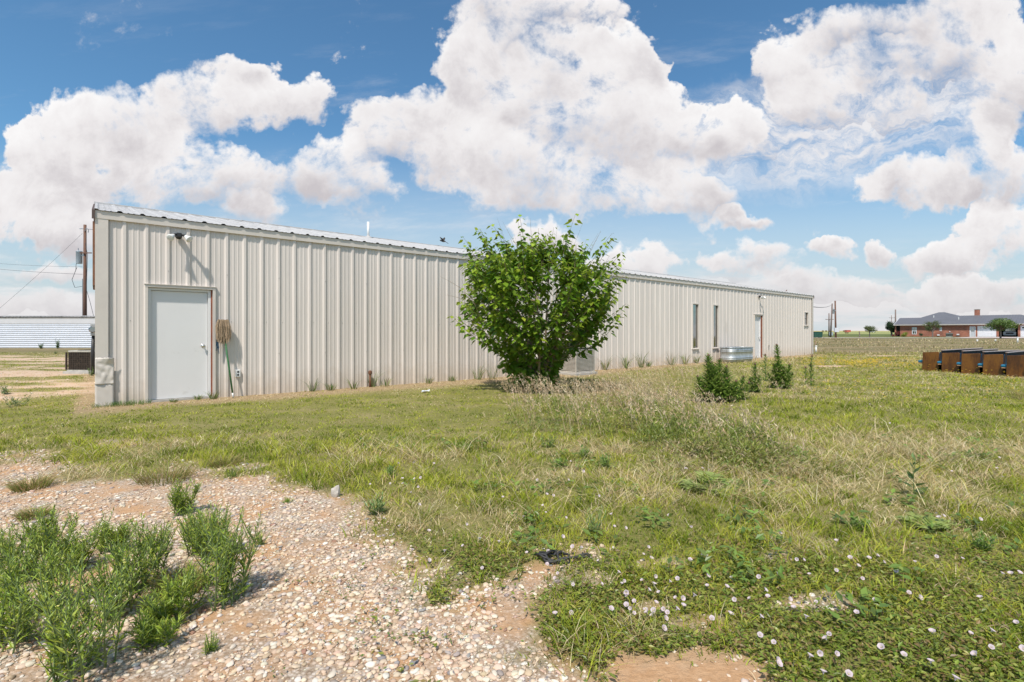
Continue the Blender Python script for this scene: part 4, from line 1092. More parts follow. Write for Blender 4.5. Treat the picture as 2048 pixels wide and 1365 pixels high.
wl = [(395,'by the near door sill',.10,.10),(424,'at the right jamb of the near door',.17,.09),(345,'in front of the near door',.07,.10),(622,'between the outlet and the rusty pipe',.30,.08),(657,'left of the rusty pipe',.18,.12),(700,'thin, close by the rusty pipe',.25,.10),(742,'at the rusty pipe',.42,.07),(765,'right of the rusty pipe',.22,.14),(848,'broad leaved and low against the wall',.20,.12),(899,'arching, left of the tree',.16,.14),(948,'tall, just left of the tree',.45,.15),(975,'at the left skirts of the tree',.40,.16),
 (1206,'dry and thin right of the air conditioner',.50,.08),(1245,'with one arching green blade',.50,.06),(1272,'tall and dry with a seed head',.60,.10),(1292,'small and green before the window slits',.25,.10),(1336,'thick and green before the window slits',.50,.16),(1360,'second thick green one before the window slits',.42,.13),(1388,'under the first window slit',.35,.10),(1412,'between the two window slits',.25,.12)]
for i, (px, lb, h, r) in enumerate(wl):
    s = (2040/(2237-px)-1)/.07716
    clump('wall_grass', 'tuft of grass '+lb if not lb.startswith('thick') else lb.replace('thick', 'thick tuft,', 1), wallpt(s, .10+.06*(i % 3)), h, r*.6, 26 if h > .2 else 40, [(.13,.20,.045),(.17,.25,.055),(.10,.16,.04),(.36,.29,.16)], 500+i, 1.0, 'grass tuft', 'grass tufts along the foot of the metal wall', w=.010 if i < 12 else .016)
for i, (px, r, lb) in enumerate([(210,.22,'weedy grass at the foot of the battered corner'),(245,.15,'low grass right of the battered corner'),(275,.18,'low grass left of the near door')]):
    s = (2040/(2237-px)-1)/.07716
    clump('wall_grass', lb, wallpt(s, .12), .10, r, 160, GRN[:3], 560+i, .9, 'grass tuft', 'grass tufts along the foot of the metal wall')
# pink vetch mass on the right
X = rng.normal(0, .5, int(5000*Q)); Yv = rng.normal(0, .42, len(X)); c0 = gp(1500, 935); X = X*.9+c0.x; Yv = Yv+c0.y+.25
k = (((X-c0.x)/1.0)**2+((Yv-c0.y-.25)/.75)**2 < 1.3) & (fbm(X, Yv, .3, 81) > .38); X = X[k]; Yv = Yv[k]; n = len(X); a = rng.random(n)*6.28
mound = .16*np.clip(1.1-((X-c0.x)/1.05)**2-((Yv-c0.y-.25)/.8)**2, .1, 1)
Pv = np.stack([X, Yv, gz(X, Yv)+mound*rng.random(n)**.6], -1)
vt = leaves('vetch', Pv, np.stack([np.cos(a), np.sin(a), .7+0*a], -1), np.array([0, 0, 1.])+(rng.random((n, 3))-.5), .035+.035*rng.random(n), .010, jitter(np.array([(.26,.28,.075),(.38,.32,.14),(.22,.27,.065),(.46,.37,.22)])[rng.integers(0, 4, n)], n, .2, .08), LEAF)
tag(vt, 'sprawling low mound of vetch with specks of pink in the right turf', 'vetch', kind='stuff')

# bindweed flowers: one master, copied
def flower_master():
    q = MB(); n_ = 20
    for r_, z in ((.0025, 0), (.005, .010), (.012, .018), (.0185, .0205)):
        for k in range(n_):
            a = 2*math.pi*k/n_; w_ = 1+.05*math.cos(5*a)*(r_ > .01); q.v.append((r_*w_*math.cos(a), r_*w_*math.sin(a), z))
    for i in range(3):
        for k in range(n_): a = i*n_+k; b_ = i*n_+(k+1) % n_; q.f.append((a, b_, b_+n_, a+n_))
    r0 = thing('bindweed_flower', None, None); 
    q.build('petals', PETAL, r0, True)
    MB().lathe([(.0015, .004), (.003, .012), (.001, .017)], 8).build('centre', mat('flower_centre', (.75,.66,.35), .7), r0)
    MB().tube([(0,0,.001), (.002,0,-.02), (.006,.002,-.045)], .0012, 4).build('stalk', STEMG, r0)
    return r0
PETAL = bpy.data.materials.new('petal'); nt = nodes(PETAL)
b = NN(nt, 'ShaderNodeBsdfPrincipled', ins={'Base Color': (.72,.60,.64,1), 'Roughness': .6}); t = NN(nt, 'ShaderNodeBsdfTranslucent', ins={'Color': (.8,.71,.75,1)})
mx = NN(nt, 'ShaderNodeMixShader', ins={0: .35, 1: b.outputs[0], 2: t.outputs[0]}); o = NN(nt, 'ShaderNodeOutputMaterial'); nt.links.new(mx.outputs[0], o.inputs[0])
FL = []
for a, b_, sc_, ox, oy in (('z6', [(113,258),(227,257),(295,228),(300,256),(366,230),(400,221),(385,271),(347,304),(270,145),(472,143),(356,140),(861,328),(975,430),(1107,312),(1088,371),(1102,414),(1143,317),(1311,187),(1227,237),(1057,231),(1240,131),(1889,177),(1400,323),(1487,499),(1549,507),(1793,437),(1919,501),(1213,442),(658,472),(731,554),(838,570),(281,497),(349,630),(532,631),(746,717),(996,629),(444,682),(1195,546),(1256,604),(1300,606),(1112,622),(1110,697),(1401,682),(1678,611),(1650,650),(1693,674),(1911,684),(1507,750),(1717,769),(1645,792),(1541,794),(1845,789),(1797,804),(1711,820),(1679,849),(1740,866),(1555,860),(1550,885),(1562,886),(1414,815),(1256,820),(1557,936),(1577,953),(1597,982),(1468,960),(1665,967),(1675,983),(1705,997),(1713,969),(1720,925),(1766,956),(1788,979),(1771,1008),(1760,1066),(1835,964),(1875,940),(1933,885),(1869,893),(1835,897),(1170,751),(1156,780),(1241,976),(1155,990),(1601,915),(1530,815)], 2.814, 700, 880),
  ('z7', [(487,682),(753,721),(597,801),(752,852),(905,796),(941,783),(971,811),(1031,849),(873,886),(1121,814),(1341,797),(479,867),(392,884),(418,945),(434,978),(659,1004),(849,1054),(933,988),(351,981),(278,983),(239,928),(265,886),(151,877),(151,922),(148,789),(122,777),(68,800),(75,650),(1427,975),(1596,1090),(1475,1131),(1378,1142),(1203,1137),(1406,1240),(1474,1204),(1068,1245),(808,1334),(692,1331),(752,1237),(675,1233),(627,1253),(471,1272),(483,1290),(462,1187),(708,1174),(721,1150),(396,1153),(257,1053),(172,1073),(397,1065),(1525,863),(1570,862),(1605,857),(1307,1357),(1233,605),(1252,598),(1217,583),(1421,613),(49,380),(127,377),(158,386),(541,151),(907,70),(961,81),(1003,159),(1294,388),(1530,407),(1505,369),(1577,312),(1511,322),(1262,288),(610,1077),(819,795),(1627,1215)], 2.334, 1350, 780)):
    FL += [(ox+x/sc_, oy+y/sc_) for x, y in b_]
for (x0, x1, y0, y1, k) in ((1560, 2040, 1100, 1340, 10), (760, 1300, 1000, 1110, 5)):
    for j in range(k): FL.append((random.uniform(x0, x1), random.uniform(y0, y1)))
fm = flower_master(); rr = random.Random(21)
for i, (px, py) in enumerate(FL):
    o_ = fm if i == 0 else copy_tree(fm)
    p_ = gp(px, py+2); z_ = .035+.02*rr.random() if py > 1080 else .05+.03*rr.random()
    p_ = gp(px, py + z_/CAMH*(py-HZ)*.9)
    o_.location = (p_.x, p_.y, gzf(p_.x, p_.y)+z_)
    o_.rotation_euler = (rr.uniform(-.3, 1.0), rr.uniform(-.7, .7), rr.random()*.6-.3); s_ = rr.uniform(.40, .66); o_.scale = (s_, s_, s_)
    tag(o_, 'small pinkish white bindweed flower open among the low green turf', 'flower', 'bindweed flowers dotted over the turf')

# ================================================================== the bushy tree
def mulberry():
    base = gp(1075, 782); base.y += .0
    r_ = thing('mulberry_tree', 'bushy green many stemmed mulberry tree standing in front of the metal wall', 'tree', base)
    g = np.random.default_rng(5)
    sc1 = base.y/F
    prof = [(0,.30,.26),(.23,.66,.46),(.55,.90,.50),(.75,.92,.58),(.95,.98,.98),(1.2,1.40,1.28),(1.5,1.62,1.50),(2.0,1.70,1.64),(2.3,1.56,1.58),(2.55,1.30,1.36),(2.8,1.00,1.08),(3.05,.66,.74),(3.22,.30,.36)]
    k_ = base.y/10.7
    prof = [(a*k_, b*k_*1.02, c*k_*.99) for a, b, c in prof]
    def rad(z, az):
        z = max(0, min(z, prof[-1][0]))
        for (a, l0, r0), (b, l1, r1) in zip(prof, prof[1:]):
            if a <= z <= b:
                f_ = (z-a)/(b-a); l, r = l0+(l1-l0)*f_, r0+(r1-r0)*f_; break
        t = .5+.5*math.cos(az); return l*(1-t)+r*t
    mb = MB(); br = MB(); P_ = []; D_ = []; L_ = []; Nn = []; Cc = []
    def leafy(pts, n, t0, Lm, young):
        K = len(pts)
        for j in range(n):
            t = t0+(1-t0)*(j+g.random())/n; i = min(int(t*(K-1)), K-2); f_ = t*(K-1)-i
            q = pts[i]*(1-f_)+pts[i+1]*f_; tan = norm((pts[i+1]-pts[i])[None])[0]
            a = j*2.7+g.random()*1.2; rd = np.array([math.cos(a), math.sin(a), .1])
            d = tan*.35+rd*.9+np.array([0, 0, -.5-.8*g.random()]); pet = .02+.04*g.random()
            P_.append(q+rd*pet); D_.append(d); Nn.append(rd*.8+np.array([0, 0, .7])+(g.random(3)-.5)*.8); L_.append(Lm*(1.12-.42*t*young)*(.55+.65*g.random()))
            Cc.append(t*young)
    limbs = []
    for k in range(13):
        az = k*2.4+g.random()*.5; tl = .12+.55*((k % 4)/3.); ln = (2.0+.9*g.random())*k_
        d = np.array([math.cos(az)*math.sin(tl), math.sin(az)*math.sin(tl), math.cos(tl)]); p = np.array([.09*math.cos(az), .09*math.sin(az), -.05]); pts = []
        for i in range(9):
            pts.append(p.copy()); d = d+(g.random(3)-.5)*.12+np.array([0, 0, .02]); d /= np.linalg.norm(d); p = p+d*ln/8
        limbs.append(np.array(pts)); ptube(mb, pts, .032+.02*g.random(), .010, 7)
    nsh = 320
    for k in range(nsh):
        # target on or inside the crown
        zt = (.08+2.95*g.random()**.85)*k_; az = g.random()*6.283
        rr_ = rad(zt, az)*(.38+.62*g.random()**.5)*(1+.60*(fbm(np.array([az*1.1]), np.array([zt*1.3]), .7, 91)[0]-.5)*2)
        tgt = np.array([rr_*math.cos(az), rr_*math.sin(az), zt])
        if zt > 2.2*k_: tgt[2] += .15*g.random()**2
        best = None; bd = 1e9
        for lp in limbs:
            for q in lp[1:]:
                if q[2] < tgt[2]-.45*math.hypot(q[0]-tgt[0], q[1]-tgt[1])+.05:
                    dd = np.linalg.norm((q-tgt)*np.array([1, 1, .8])); 
                    if dd > .28 and dd < bd: bd = dd; best = q
        if best is None: best = np.array([.1*math.cos(az), .1*math.sin(az), min(.15, tgt[2])]); bd = np.linalg.norm(best-tgt)
        mid = (best+tgt)/2+np.array([0, 0, -.10*bd])+(g.random(3)-.5)*.15*bd
        mid[2] -= .12*bd; tgt = tgt+np.array([0, 0, .10]); pts = [(1-t)**2*best+2*t*(1-t)*mid+t*t*tgt for t in np.linspace(0, 1, 7)]
        ptube(br, pts, .009, .0028, 4); leafy(np.array(pts), int(13+13*min(bd, 1.6)), .34, .172, .9)
    for k in range(60):   # low skirts hiding the stems
        az = g.random()*6.283; zt = (.10+.55*g.random())*k_; rr_ = rad(zt, az)*(.5+.5*g.random()); r0 = .12
        p0 = np.array([r0*math.cos(az), r0*math.sin(az), .05+.3*zt]); tgt = np.array([rr_*math.cos(az), rr_*math.sin(az), zt])
        pts = np.array([p0*(1-t)+tgt*t+np.array([0, 0, .12*math.sin(math.pi*t)]) for t in np.linspace(0, 1, 6)])
        ptube(br, pts, .006, .002, 4); leafy(pts, 15, .15, .15, .5)
    # leading shoots breaking the outline, with small leaves
    for k in range(105):
        az = g.random()*6.283; zt = (1.2+1.75*g.random())*k_; r0 = rad(zt, az)*.86
        p = np.array([r0*math.cos(az), r0*math.sin(az), zt]); ln = .30+.55*g.random()**1.4
        d = norm(np.array([[math.cos(az)*.55, math.sin(az)*.55, .9+.6*g.random()]]))[0]
        pts = np.array([p+d*ln*t+np.array([math.cos(az)*.08, math.sin(az)*.08, 0])*t*t for t in np.linspace(0, 1, 5)])
        ptube(br, pts, .005, .002, 4); leafy(pts, 19, 0, .16, 1.)
        leafy(np.array([p*.75+np.array([0,0,p[2]*.2]), p]), 6, 0, .16, .4)
    for k in range(16):   # leaders over the middle of the crown
        az = g.random()*6.283; r0 = .42*g.random(); p = np.array([r0*math.cos(az), r0*math.sin(az), 2.75*k_]); ln = .30+.45*g.random()
        pts = np.array([p+np.array([math.cos(az)*.12*t, math.sin(az)*.12*t, ln*t]) for t in np.linspace(0, 1, 5)])
        ptube(br, pts, .005, .002, 4); leafy(pts, 17, 0, .145, 1.)
    mb.build('trunk', mat('mulberry_bark', (.20,.15,.10), .85, 0, .3, 14, bump=.5), r_)
    tw = br   # bare dead twigs standing out of the crown
    for k in range(46):
        az = g.random()*6.283; zt = (1.2+1.9*g.random())*k_; r0 = rad(zt, az)*.8
        p = Vector((r0*math.cos(az), r0*math.sin(az), zt)); d = Vector((math.cos(az)*.6, math.sin(az)*.6, .7+.5*g.random())).normalized(); ln = .35+.5*g.random()
        tw.tube([p, p+d*ln*.5, p+d*ln+Vector((0, 0, .05))], [.0035, .0025, .0012], 4, cap=False)
    for (px, py, ex, ey) in ((927,580,880,553),(930,600,890,590),(1180,770,1205,720),(1180,560,1240,530),(960,690,1000,700)):
        a = at(px, py, base.y)-base; b_ = at(ex, ey, base.y-.1)-base; tw.tube([a, a.lerp(b_, .5)+Vector((0, 0, .01)), b_], [.0035, .003, .0012], 4, cap=False)
    br.build('branches', mat('mulberry_twig', (.25,.185,.115), .8, 0, .2, 14), r_)
    P_ = np.array(P_); n = len(P_); L_ = np.array(L_); Cc = np.array(Cc)[:, None]
    dark = np.array([(.115,.215,.018),(.155,.265,.022),(.195,.31,.028)])[g.integers(0, 3, n)]; yng = np.array([(.42,.50,.05),(.34,.45,.04)])[g.integers(0, 2, n)]
    f_ = np.clip((Cc-.5)*1.8, 0, 1)*(g.random((n, 1)) < .75)
    leaves('crown', P_, np.array(D_), np.array(Nn), L_, L_*.74, jitter(dark*(1-f_)+yng*f_, n, .22, .08), MULB, r_, fold=.13, droop=.12, mid=.36)
    print('mulberry leaves', n)
MULB = leafmat('mulberry_leaf', .38, .30, .6)
mulberry()
# ================================================================== low white shed on the left
SHM = mat('white_siding', (.60,.62,.67), .5, .1, .06, 3, stretch=(.2,1,1), dirt=((.50,.46,.42), 3, .62, .85))
d = 38.4; sh0 = (-1024)/F*d
shed = thing('metal_shed', 'long low white shed with horizontal corrugated siding behind the sandy yard', 'shed', (at(193, 697, d).x, d, float(terr(d))))
X0 = -22.0
q = MB(); z = .0; step = .152; pr_ = []
while z < 1.86:
    for k in range(6):
        pr_.append((-.034*(.5-.5*math.cos(2*math.pi*k/6)), z+step*k/6))
    z += step
pr_.append((0, z))
for (a, za), (b_, zb) in zip(pr_, pr_[1:]): q.poly([(X0, a, za), (0, a, za), (0, b_, zb), (X0, b_, zb)])
q.build('siding', SHM, shed, True)
MB().box(X0, .001, 0, -.001, 5.0, 2.35).build('wall', SHM, shed)
MB().box(X0, -.035, 1.87, .01, .001, 2.28).build('fascia', mat('pale_fascia', (.58,.57,.58), .6, 0, .04, 2, dirt=((.48,.40,.34), 6, .66, .8)), shed)
MB().box(X0, -.06, 2.28, .03, .02, 2.34).build('edge_strip', mat('rusty_edge', (.60,.55,.50), .6, 0, .15, 6, dirt=((.40,.22,.13), 4, .6, .7)), shed)
rf = MB(); k = 0; pr_ = []
x = X0
while x < .05:
    for dx, h in ((0, 0), (.06, .022), (.10, .022), (.16, 0)): pr_.append((x+dx, h))
    x += .27
for (a, ha), (b_, hb) in zip(pr_, pr_[1:]): rf.poly([(a, -.12, 2.41+ha), (b_, -.12, 2.41+hb), (b_, 5.1, 2.62+hb), (a, 5.1, 2.62+ha)])
ro = rf.build('roof', ROOFM, shed); sm = ro.modifiers.new('t', 'SOLIDIFY'); sm.thickness = .02
q = MB()
for x in np.arange(X0+.6, 0, 1.56): q.box(x, -.09, 2.35, x+.09, -.02, 2.45)
q.box(X0, -.075, 2.345, 0, -.055, 2.40)
q.build('rafter_ends', DARK, shed)
for i, (px, w_, h_, lb) in enumerate([(82,.55,.42,'low dark weed against the left shed siding'),(115,.5,.70,'taller bush against the left shed siding')]):
    weed('shed_weed', lb, 'weed', gp(px, 698), h_, w_*.5, 14, .13, .35, [(.07,.13,.04),(.10,.17,.05)], 640+i, per=12, branch=False)
for i, (px, py, h_, w_) in enumerate([(15,790,.22,.35),(30,812,.25,.45),(110,708,.14,.2),(212,770,.25,.2)][:4]):
    weed('yard_weed', ['scrubby weed at the left edge of the sandy yard','bigger scrubby weed nearer in the sandy yard','small weed by the bare track in the yard','dry weed between the old air conditioner and the wall'][i], 'weed', gp(px if i != 3 else 183, py if i != 3 else 752), h_, w_, 10, .07, .3, [(.12,.19,.06),(.16,.22,.08)], 660+i, per=10, branch=False)

# ================================================================== poles and wires
POLE = mat('pole_wood', (.15,.080,.055), .85, 0, .25, 5, stretch=(6,6,.5))
POLEG = mat('grey_pole_wood', (.20,.15,.13), .85, 0, .25, 5, stretch=(6,6,.5))
TRG = mat('transformer_grey', (.36,.42,.46), .5, .2, .08)
INS = mat('insulator', (.30,.32,.35), .3)
WIREM = mat('wire', (.05,.055,.065), .6)
def pole(label, base, top, r, m_, arm=None, tr=None, extra=None):
    o_ = thing('utility_pole', label, 'utility pole', base, 0, None); t_ = Vector(top)-Vector(base)
    MB().tube([Vector((0, 0, -.2)), t_*.5, t_], [r, r*.86, r*.72], 12).build('pole', m_, o_, True)
    if arm:
        w_, z_ = arm; c_ = t_*(z_/t_.z)
        MB().box(c_.x-w_/2, c_.y-r-.10, z_-.06, c_.x+w_/2, c_.y-r, z_+.06).build('crossarm', m_, o_)
        for k in (-.45, 0, .45): MB().lathe([(.03, .06), (.05, .09), (.03, .12), (.05, .15), (.02, .2)], 8, (c_.x+w_*k, c_.y-r-.05, z_)).build('insulator', INS, o_)
    if tr:
        z_, sx, hh = tr; c_ = t_*(z_/t_.z); rr_ = hh*.20; x_ = c_.x+sx*(r+rr_+.05)
        to = MB().lathe([(rr_*.9, 0), (rr_, .04), (rr_, hh*.9), (rr_*1.08, hh*.91), (rr_*1.08, hh*.95), (rr_*.5, hh)], 16, (x_, c_.y-.1, z_)).build('transformer', TRG, o_, True)
        MB().tube([(x_-.08, c_.y-.1, z_+hh), (x_-.09, c_.y-.1, z_+hh+.25)], .035, 6).build('bushing', INS, to)
        MB().box(min(x_, c_.x), c_.y-.13, z_+hh*.6, max(x_, c_.x), c_.y-.07, z_+hh*.7).build('bracket', TRG, to)
    if extra: extra(o_, t_)
    return o_
def wire(label, pts, r=.018, sag=0., n_=14):
    P0 = []
    for a, b_ in zip(pts, pts[1:]):
        a, b_ = Vector(a), Vector(b_)
        for k in range(n_+1): t = k/n_; p_ = a.lerp(b_, t); p_.z -= sag*4*t*(1-t); P0.append(p_)
    o0 = P0[0].copy(); o_ = MB().tube([p_-o0 for p_ in P0], r, 4, cap=False).build('power_line', WIREM, None, False, loc=o0)
    tag(o_, label, 'power line')
def ex1(o_, t_):
    q = MB(); q.tube([(-.55, -.2, 7.0), (-.95, -.25, 5.9), (-.70, -.25, 5.2), (-.1, -.2, 5.3)], .02, 5); q.tube([(-.3, -.2, 7.9), (-.62, -.2, 7.3), (-.66, -.2, 6.7)], .018, 5)
    q.tube([(.2, -.2, 9.2), (.4, -.2, 8.1), (.3, -.2, 5.0), (.6, -.2, 4.0), (.95, -.2, 2.6), (.7, -.2, .8)], .018, 5)
    q.tube([(-.17, -.05, .1), (-.17, -.05, 6)], .02, 5); q.build('service_cable', WIREM, o_)
    MB().box(-.35, -.25, 8.25, .75, -.15, 8.33).build('bracket', POLE, o_)
    MB().tube([(.05, -.1, 10.25), (.3, -.2, 10.5), (.48, -.2, 10.35), (.45, -.2, 10.1)], .035, 6).build('line_clamp', INS, o_)
    MB().box(-.45, -.08, 10.45, .1, 0, 10.52).build('pole_bracket', INS, o_)
dp = 45.
b0 = at(170, 690, dp); b0.z = float(terr(dp)); pole('tall brown utility pole behind the white shed, with transformer and loose cables', b0, at(170, 450, dp), .155, POLE, None, (7.35, -1, 1.15), ex1)
wire('guy line slanting down left from the tall pole', [at(165, 467, dp), at(-10, 625, dp-6)], .009, .1)
wire('upper of two power lines leaving the tall pole to the left', [at(165, 534, dp), at(-60, 522, 60)], .010, .15)
wire('lower of two power lines leaving the tall pole to the left', [at(-60, 533, 52), at(165, 549, dp)], .013, .1)
wire('power line from the tall pole top toward the building', [at(170, 458, dp), at(215, 463, 40)], .016)
dp = 88.
def ex3(o_, t_): MB().box(-.35, -.32, 1.0, .4, .0, 1.75).build('meter_box', mat('meter_white', (.55,.56,.58), .5), o_, bevel=.03)
def exm(o_, t_): MB().box(-.05, -.2, .25, .75, .1, .95).build('meter_cabinet', TRG, o_)
def P_(px, dd): v_ = at(px, 670, dd); v_.z = float(terr(dd)); return v_
pole('near right utility pole with a white meter box low down', P_(1671.6, dp), at(1670.3, 602, dp), .16, POLE, None, (4.2, -1, .85), ex3)
pole('leaning utility pole just left of the one with the meter box', P_(1661, 96), at(1664.5, 607.5, 96), .16, POLEG)
pole('farther grey utility pole with a crossarm and a cabinet at its foot', P_(1658, 108), at(1658, 627, 108), .15, POLEG, (1.7, 3.7), None, exm)
pole('bare utility pole rising behind the brick house tree', P_(1791, 135), at(1791, 619.5, 135), .20, POLEG)
pole('faint distant utility pole with a crossarm left of the brick house', P_(1783, 190), at(1783, 631, 190), .13, POLEG, (2.2, 6.0))
far_top = wallpt(LEN, 0, 2.62)
wire('power line from the far corner to the leaning pole', [far_top, at(1664.5, 608.5, 96)], .02, .25)

# ================================================================== gravel road and apron
def strip(name, pts, zoff, m_):
    q = MB(); n_ = 30
    for (xa, y0a, y1a), (xb, y0b, y1b) in zip(pts, pts[1:]):
        for k in range(n_):
            t0, t1 = k/n_, (k+1)/n_
            L2 = lambda a, b, t: a+(b-a)*t
            c_ = [(L2(xa,xb,t0), L2(y0a,y0b,t0)), (L2(xa,xb,t1), L2(y0a,y0b,t1)), (L2(xa,xb,t1), L2(y1a,y1b,t1)), (L2(xa,xb,t0), L2(y1a,y1b,t0))]
            for j in range(4):
                s0, s1 = j/4, (j+1)/4
                f_ = lambda u_, v_: tuple(Vector(c_[0]).lerp(Vector(c_[3]), v_).lerp(Vector(c_[1]).lerp(Vector(c_[2]), v_), u_))
                q.poly([(x_, y_, float(terr(y_))+zoff) for x_, y_ in (f_(0, s0), f_(1, s0), f_(1, s1), f_(0, s1))])
    o_ = q.build(name, m_, None, True); tag(o_, kind='structure'); return o_
strip('gravel_road', [(20, 88, 93), (66, 84, 89.5), (130, 74, 79.5)], .03, mat('road_gravel', (.50,.43,.36), .95, 0, .12, .6))
q = MB(); ca = [(93.0,100.6),(103.2,88.9),(93,78.6),(74.5,85.2)]; n_ = 8
for i in range(n_):
    for j in range(n_):
        f_ = lambda u_, v_: Vector(ca[0]).lerp(Vector(ca[1]), u_).lerp(Vector(ca[3]).lerp(Vector(ca[2]), u_), v_)
        q.poly([(*p_, float(terr(p_.y))+.05) for p_ in (f_(i/n_, j/n_), f_((i+1)/n_, j/n_), f_((i+1)/n_, (j+1)/n_), f_(i/n_, (j+1)/n_))])
tag(q.build('driveway', mat('driveway_concrete', (.50,.42,.38), .9, 0, .10, .5), None, True), kind='structure')

# ================================================================== brick house
hx, hy = (1800-CX)*110/F, 110.; hz = .26
BR = bpy.data.materials.new('red_brick'); nt = nodes(BR)
tc = NN(nt, 'ShaderNodeTexCoord'); mp = NN(nt, 'ShaderNodeMapping', ins={0: tc.outputs['Object']}); mp.inputs['Rotation'].default_value = (R(90), 0, 0)
bk_ = NN(nt, 'ShaderNodeTexBrick', ins={'Vector': mp.outputs[0], 'Color1': (.34,.115,.070,1), 'Color2': (.24,.085,.055,1), 'Mortar': (.36,.27,.21,1), 'Scale': 3.2, 'Mortar Size': .014, 'Bias': -.1, 'Brick Width': .7, 'Row Height': .24})
n_ = NN(nt, 'ShaderNodeTexNoise', ins={'Vector': tc.outputs['Object'], 'Scale': 1.1, 'Detail': 8.})
cr = ramp(nt, n_.outputs[0], [(.3, (.7,.7,.7)), (.7, (1.35,1.3,1.25))])
mx = NN(nt, 'ShaderNodeMix', data_type='RGBA', blend_type='MULTIPLY', ins={0: 1., 6: bk_.outputs[0], 7: cr})
b = NN(nt, 'ShaderNodeBsdfPrincipled', ins={'Base Color': mx.outputs[2], 'Roughness': .9}); o = NN(nt, 'ShaderNodeOutputMaterial'); nt.links.new(b.outputs[0], o.inputs[0])
RFM = mat('grey_metal_roof', (.165,.165,.18), .5, .2, .08, .6)
GW = mat('garage_white', (.68,.68,.70), .5, 0, .03)
HA = math.atan2(-.757, .654)
house = thing('brick_house', 'long single storey red brick house with a grey hipped metal roof', 'house', (hx, hy, hz), HA)
def X_(px): k = (px-CX)/F; return (110*k-hx)/(.654+.757*k)
def Z_(py, px): return CAMH+(HZ-py)*(110-.757*X_(px))/F-hz
def HL(x, y, z=0): return Vector((hx+.654*x+.757*y, hy-.757*x+.654*y, hz+z))
op = [(X_(1824), X_(1833.4), Z_(669, 1828), Z_(655, 1828)), (X_(1879.5), X_(1884), Z_(662.5, 1882), Z_(655, 1882)), (X_(1939.3), X_(1951.3), 0, Z_(653.6, 1945)), (X_(1954.8), X_(1992.8), 0, Z_(652, 1970)), (X_(1997.7), X_(2036), 0, Z_(652, 1970)), (X_(2041), X_(2079), 0, Z_(652, 1970))]
xs = sorted({0., 24.} | {v_ for o_ in op for v_ in o_[:2]}); q = MB(); TOPZ = 2.52
for a, b_ in zip(xs, xs[1:]):
    mid = (a+b_)/2; segs = [(0, TOPZ)]
    for o_ in op:
        if o_[0] < mid < o_[1]: segs = ([(0, o_[2])] if o_[2] > 0 else []) + [(o_[3], TOPZ)]
    for z0, z1 in segs: q.box(a, 0, z0-.3*(z0 == 0), b_, .25, z1)
q.box(0, .25, -.3, .25, 9, TOPZ); q.box(0, 9, -.3, 24, 9.2, TOPZ); q.box(24, .0, -.3, 24.2, 9.2, TOPZ)
q.build('wall', BR, house)
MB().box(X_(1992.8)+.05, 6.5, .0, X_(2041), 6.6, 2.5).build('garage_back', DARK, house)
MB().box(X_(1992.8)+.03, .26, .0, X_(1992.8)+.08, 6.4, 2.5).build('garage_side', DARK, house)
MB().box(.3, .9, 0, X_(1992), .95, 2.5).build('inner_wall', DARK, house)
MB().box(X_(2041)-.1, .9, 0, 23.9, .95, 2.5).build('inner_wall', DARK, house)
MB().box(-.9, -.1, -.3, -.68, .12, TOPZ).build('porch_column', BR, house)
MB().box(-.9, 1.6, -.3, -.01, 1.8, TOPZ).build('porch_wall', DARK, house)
ez = 2.60; sl2 = .30
def roofsolid(pts_front, ridge0, ridge1, yb, dz):
    """pts_front: eave x0,x1 at y=-.5; ridge points (x,y); mirrored behind"""
    (x0, x1) = pts_front; q = MB(); zf = lambda y: ez+(y+.5)*sl2+dz
    A, B = (x0, -.5-dz, ez+dz), (x1, -.5-dz, ez+dz); E_, G_ = (*ridge0, zf(ridge0[1])), (*ridge1, zf(ridge1[1])); Cb, Db = (x1, yb, ez+dz), (x0, yb, ez+dz)
    q.poly([A, B, G_, E_]); q.poly([B, Cb, G_]); q.poly([Cb, Db, E_, G_]); q.poly([Db, A, E_]); q.poly([Db, Cb, B, A])
    x = x0+.3
    while x < x1-.2:
        yr_ = ridge0[1]; t = 1.
        if x < ridge0[0]: t = (x-x0)/(ridge0[0]-x0)
        if x > ridge1[0]: t = min(t, (x1-x)/(x1-ridge1[0]))
        y = -.5+(yr_+.5)*t
        if y > -.2: q.tube([(x, -.5, zf(-.5)+.02), (x, y, zf(y)+.02)], .022, 4)
        x += .41
    return q
rfh = roofsolid((-1.0, 10), (-.99, 4.8), (10, 4.8), 10.1, 0).build('roof', RFM, house)
roofsolid((-.5, 14.0), (5.22, 8.8), (6.2, 8.8), 18.1, .02).build('roof', RFM, house)
roofsolid((5, 24.6), (8.0, 5.78), (18.2, 5.78), 12, .01).build('roof', RFM, house)
MB().box(-1.05, -.60, ez-.17, 24.7, -.525, ez+.03).build('gutter', mat('gutter_tan', (.46,.42,.38), .6), house)
MB().prism([(-.52, ez-.12), (4.8, ez+1.47), (10.1, ez-.12), (10.1, ez+.04), (4.8, ez+1.64), (-.52, ez+.04)], 'x', -1.08, -1.0).build('rake_board', mat('rake_white', (.55,.55,.56), .6), house)
for x_, y_ in ((5.0, 4.6), (9.3, 3.0)):
    z_ = ez+(y_+.5)*sl2; MB().tube([(x_, y_, z_-.1), (x_, y_, z_+.5)], .07, 8).build('roof_vent', WHITEP, rfh)
ct_ = CAMH+(HZ-619.5)*105/F-hz
ch = MB().box(11.35, 6.3, 3.0, 12.15, 7.1, ct_).build('chimney', BR, rfh)
MB().box(11.29, 6.24, ct_, 12.21, 7.16, ct_+.10).build('chimney_cap', CONC, ch)
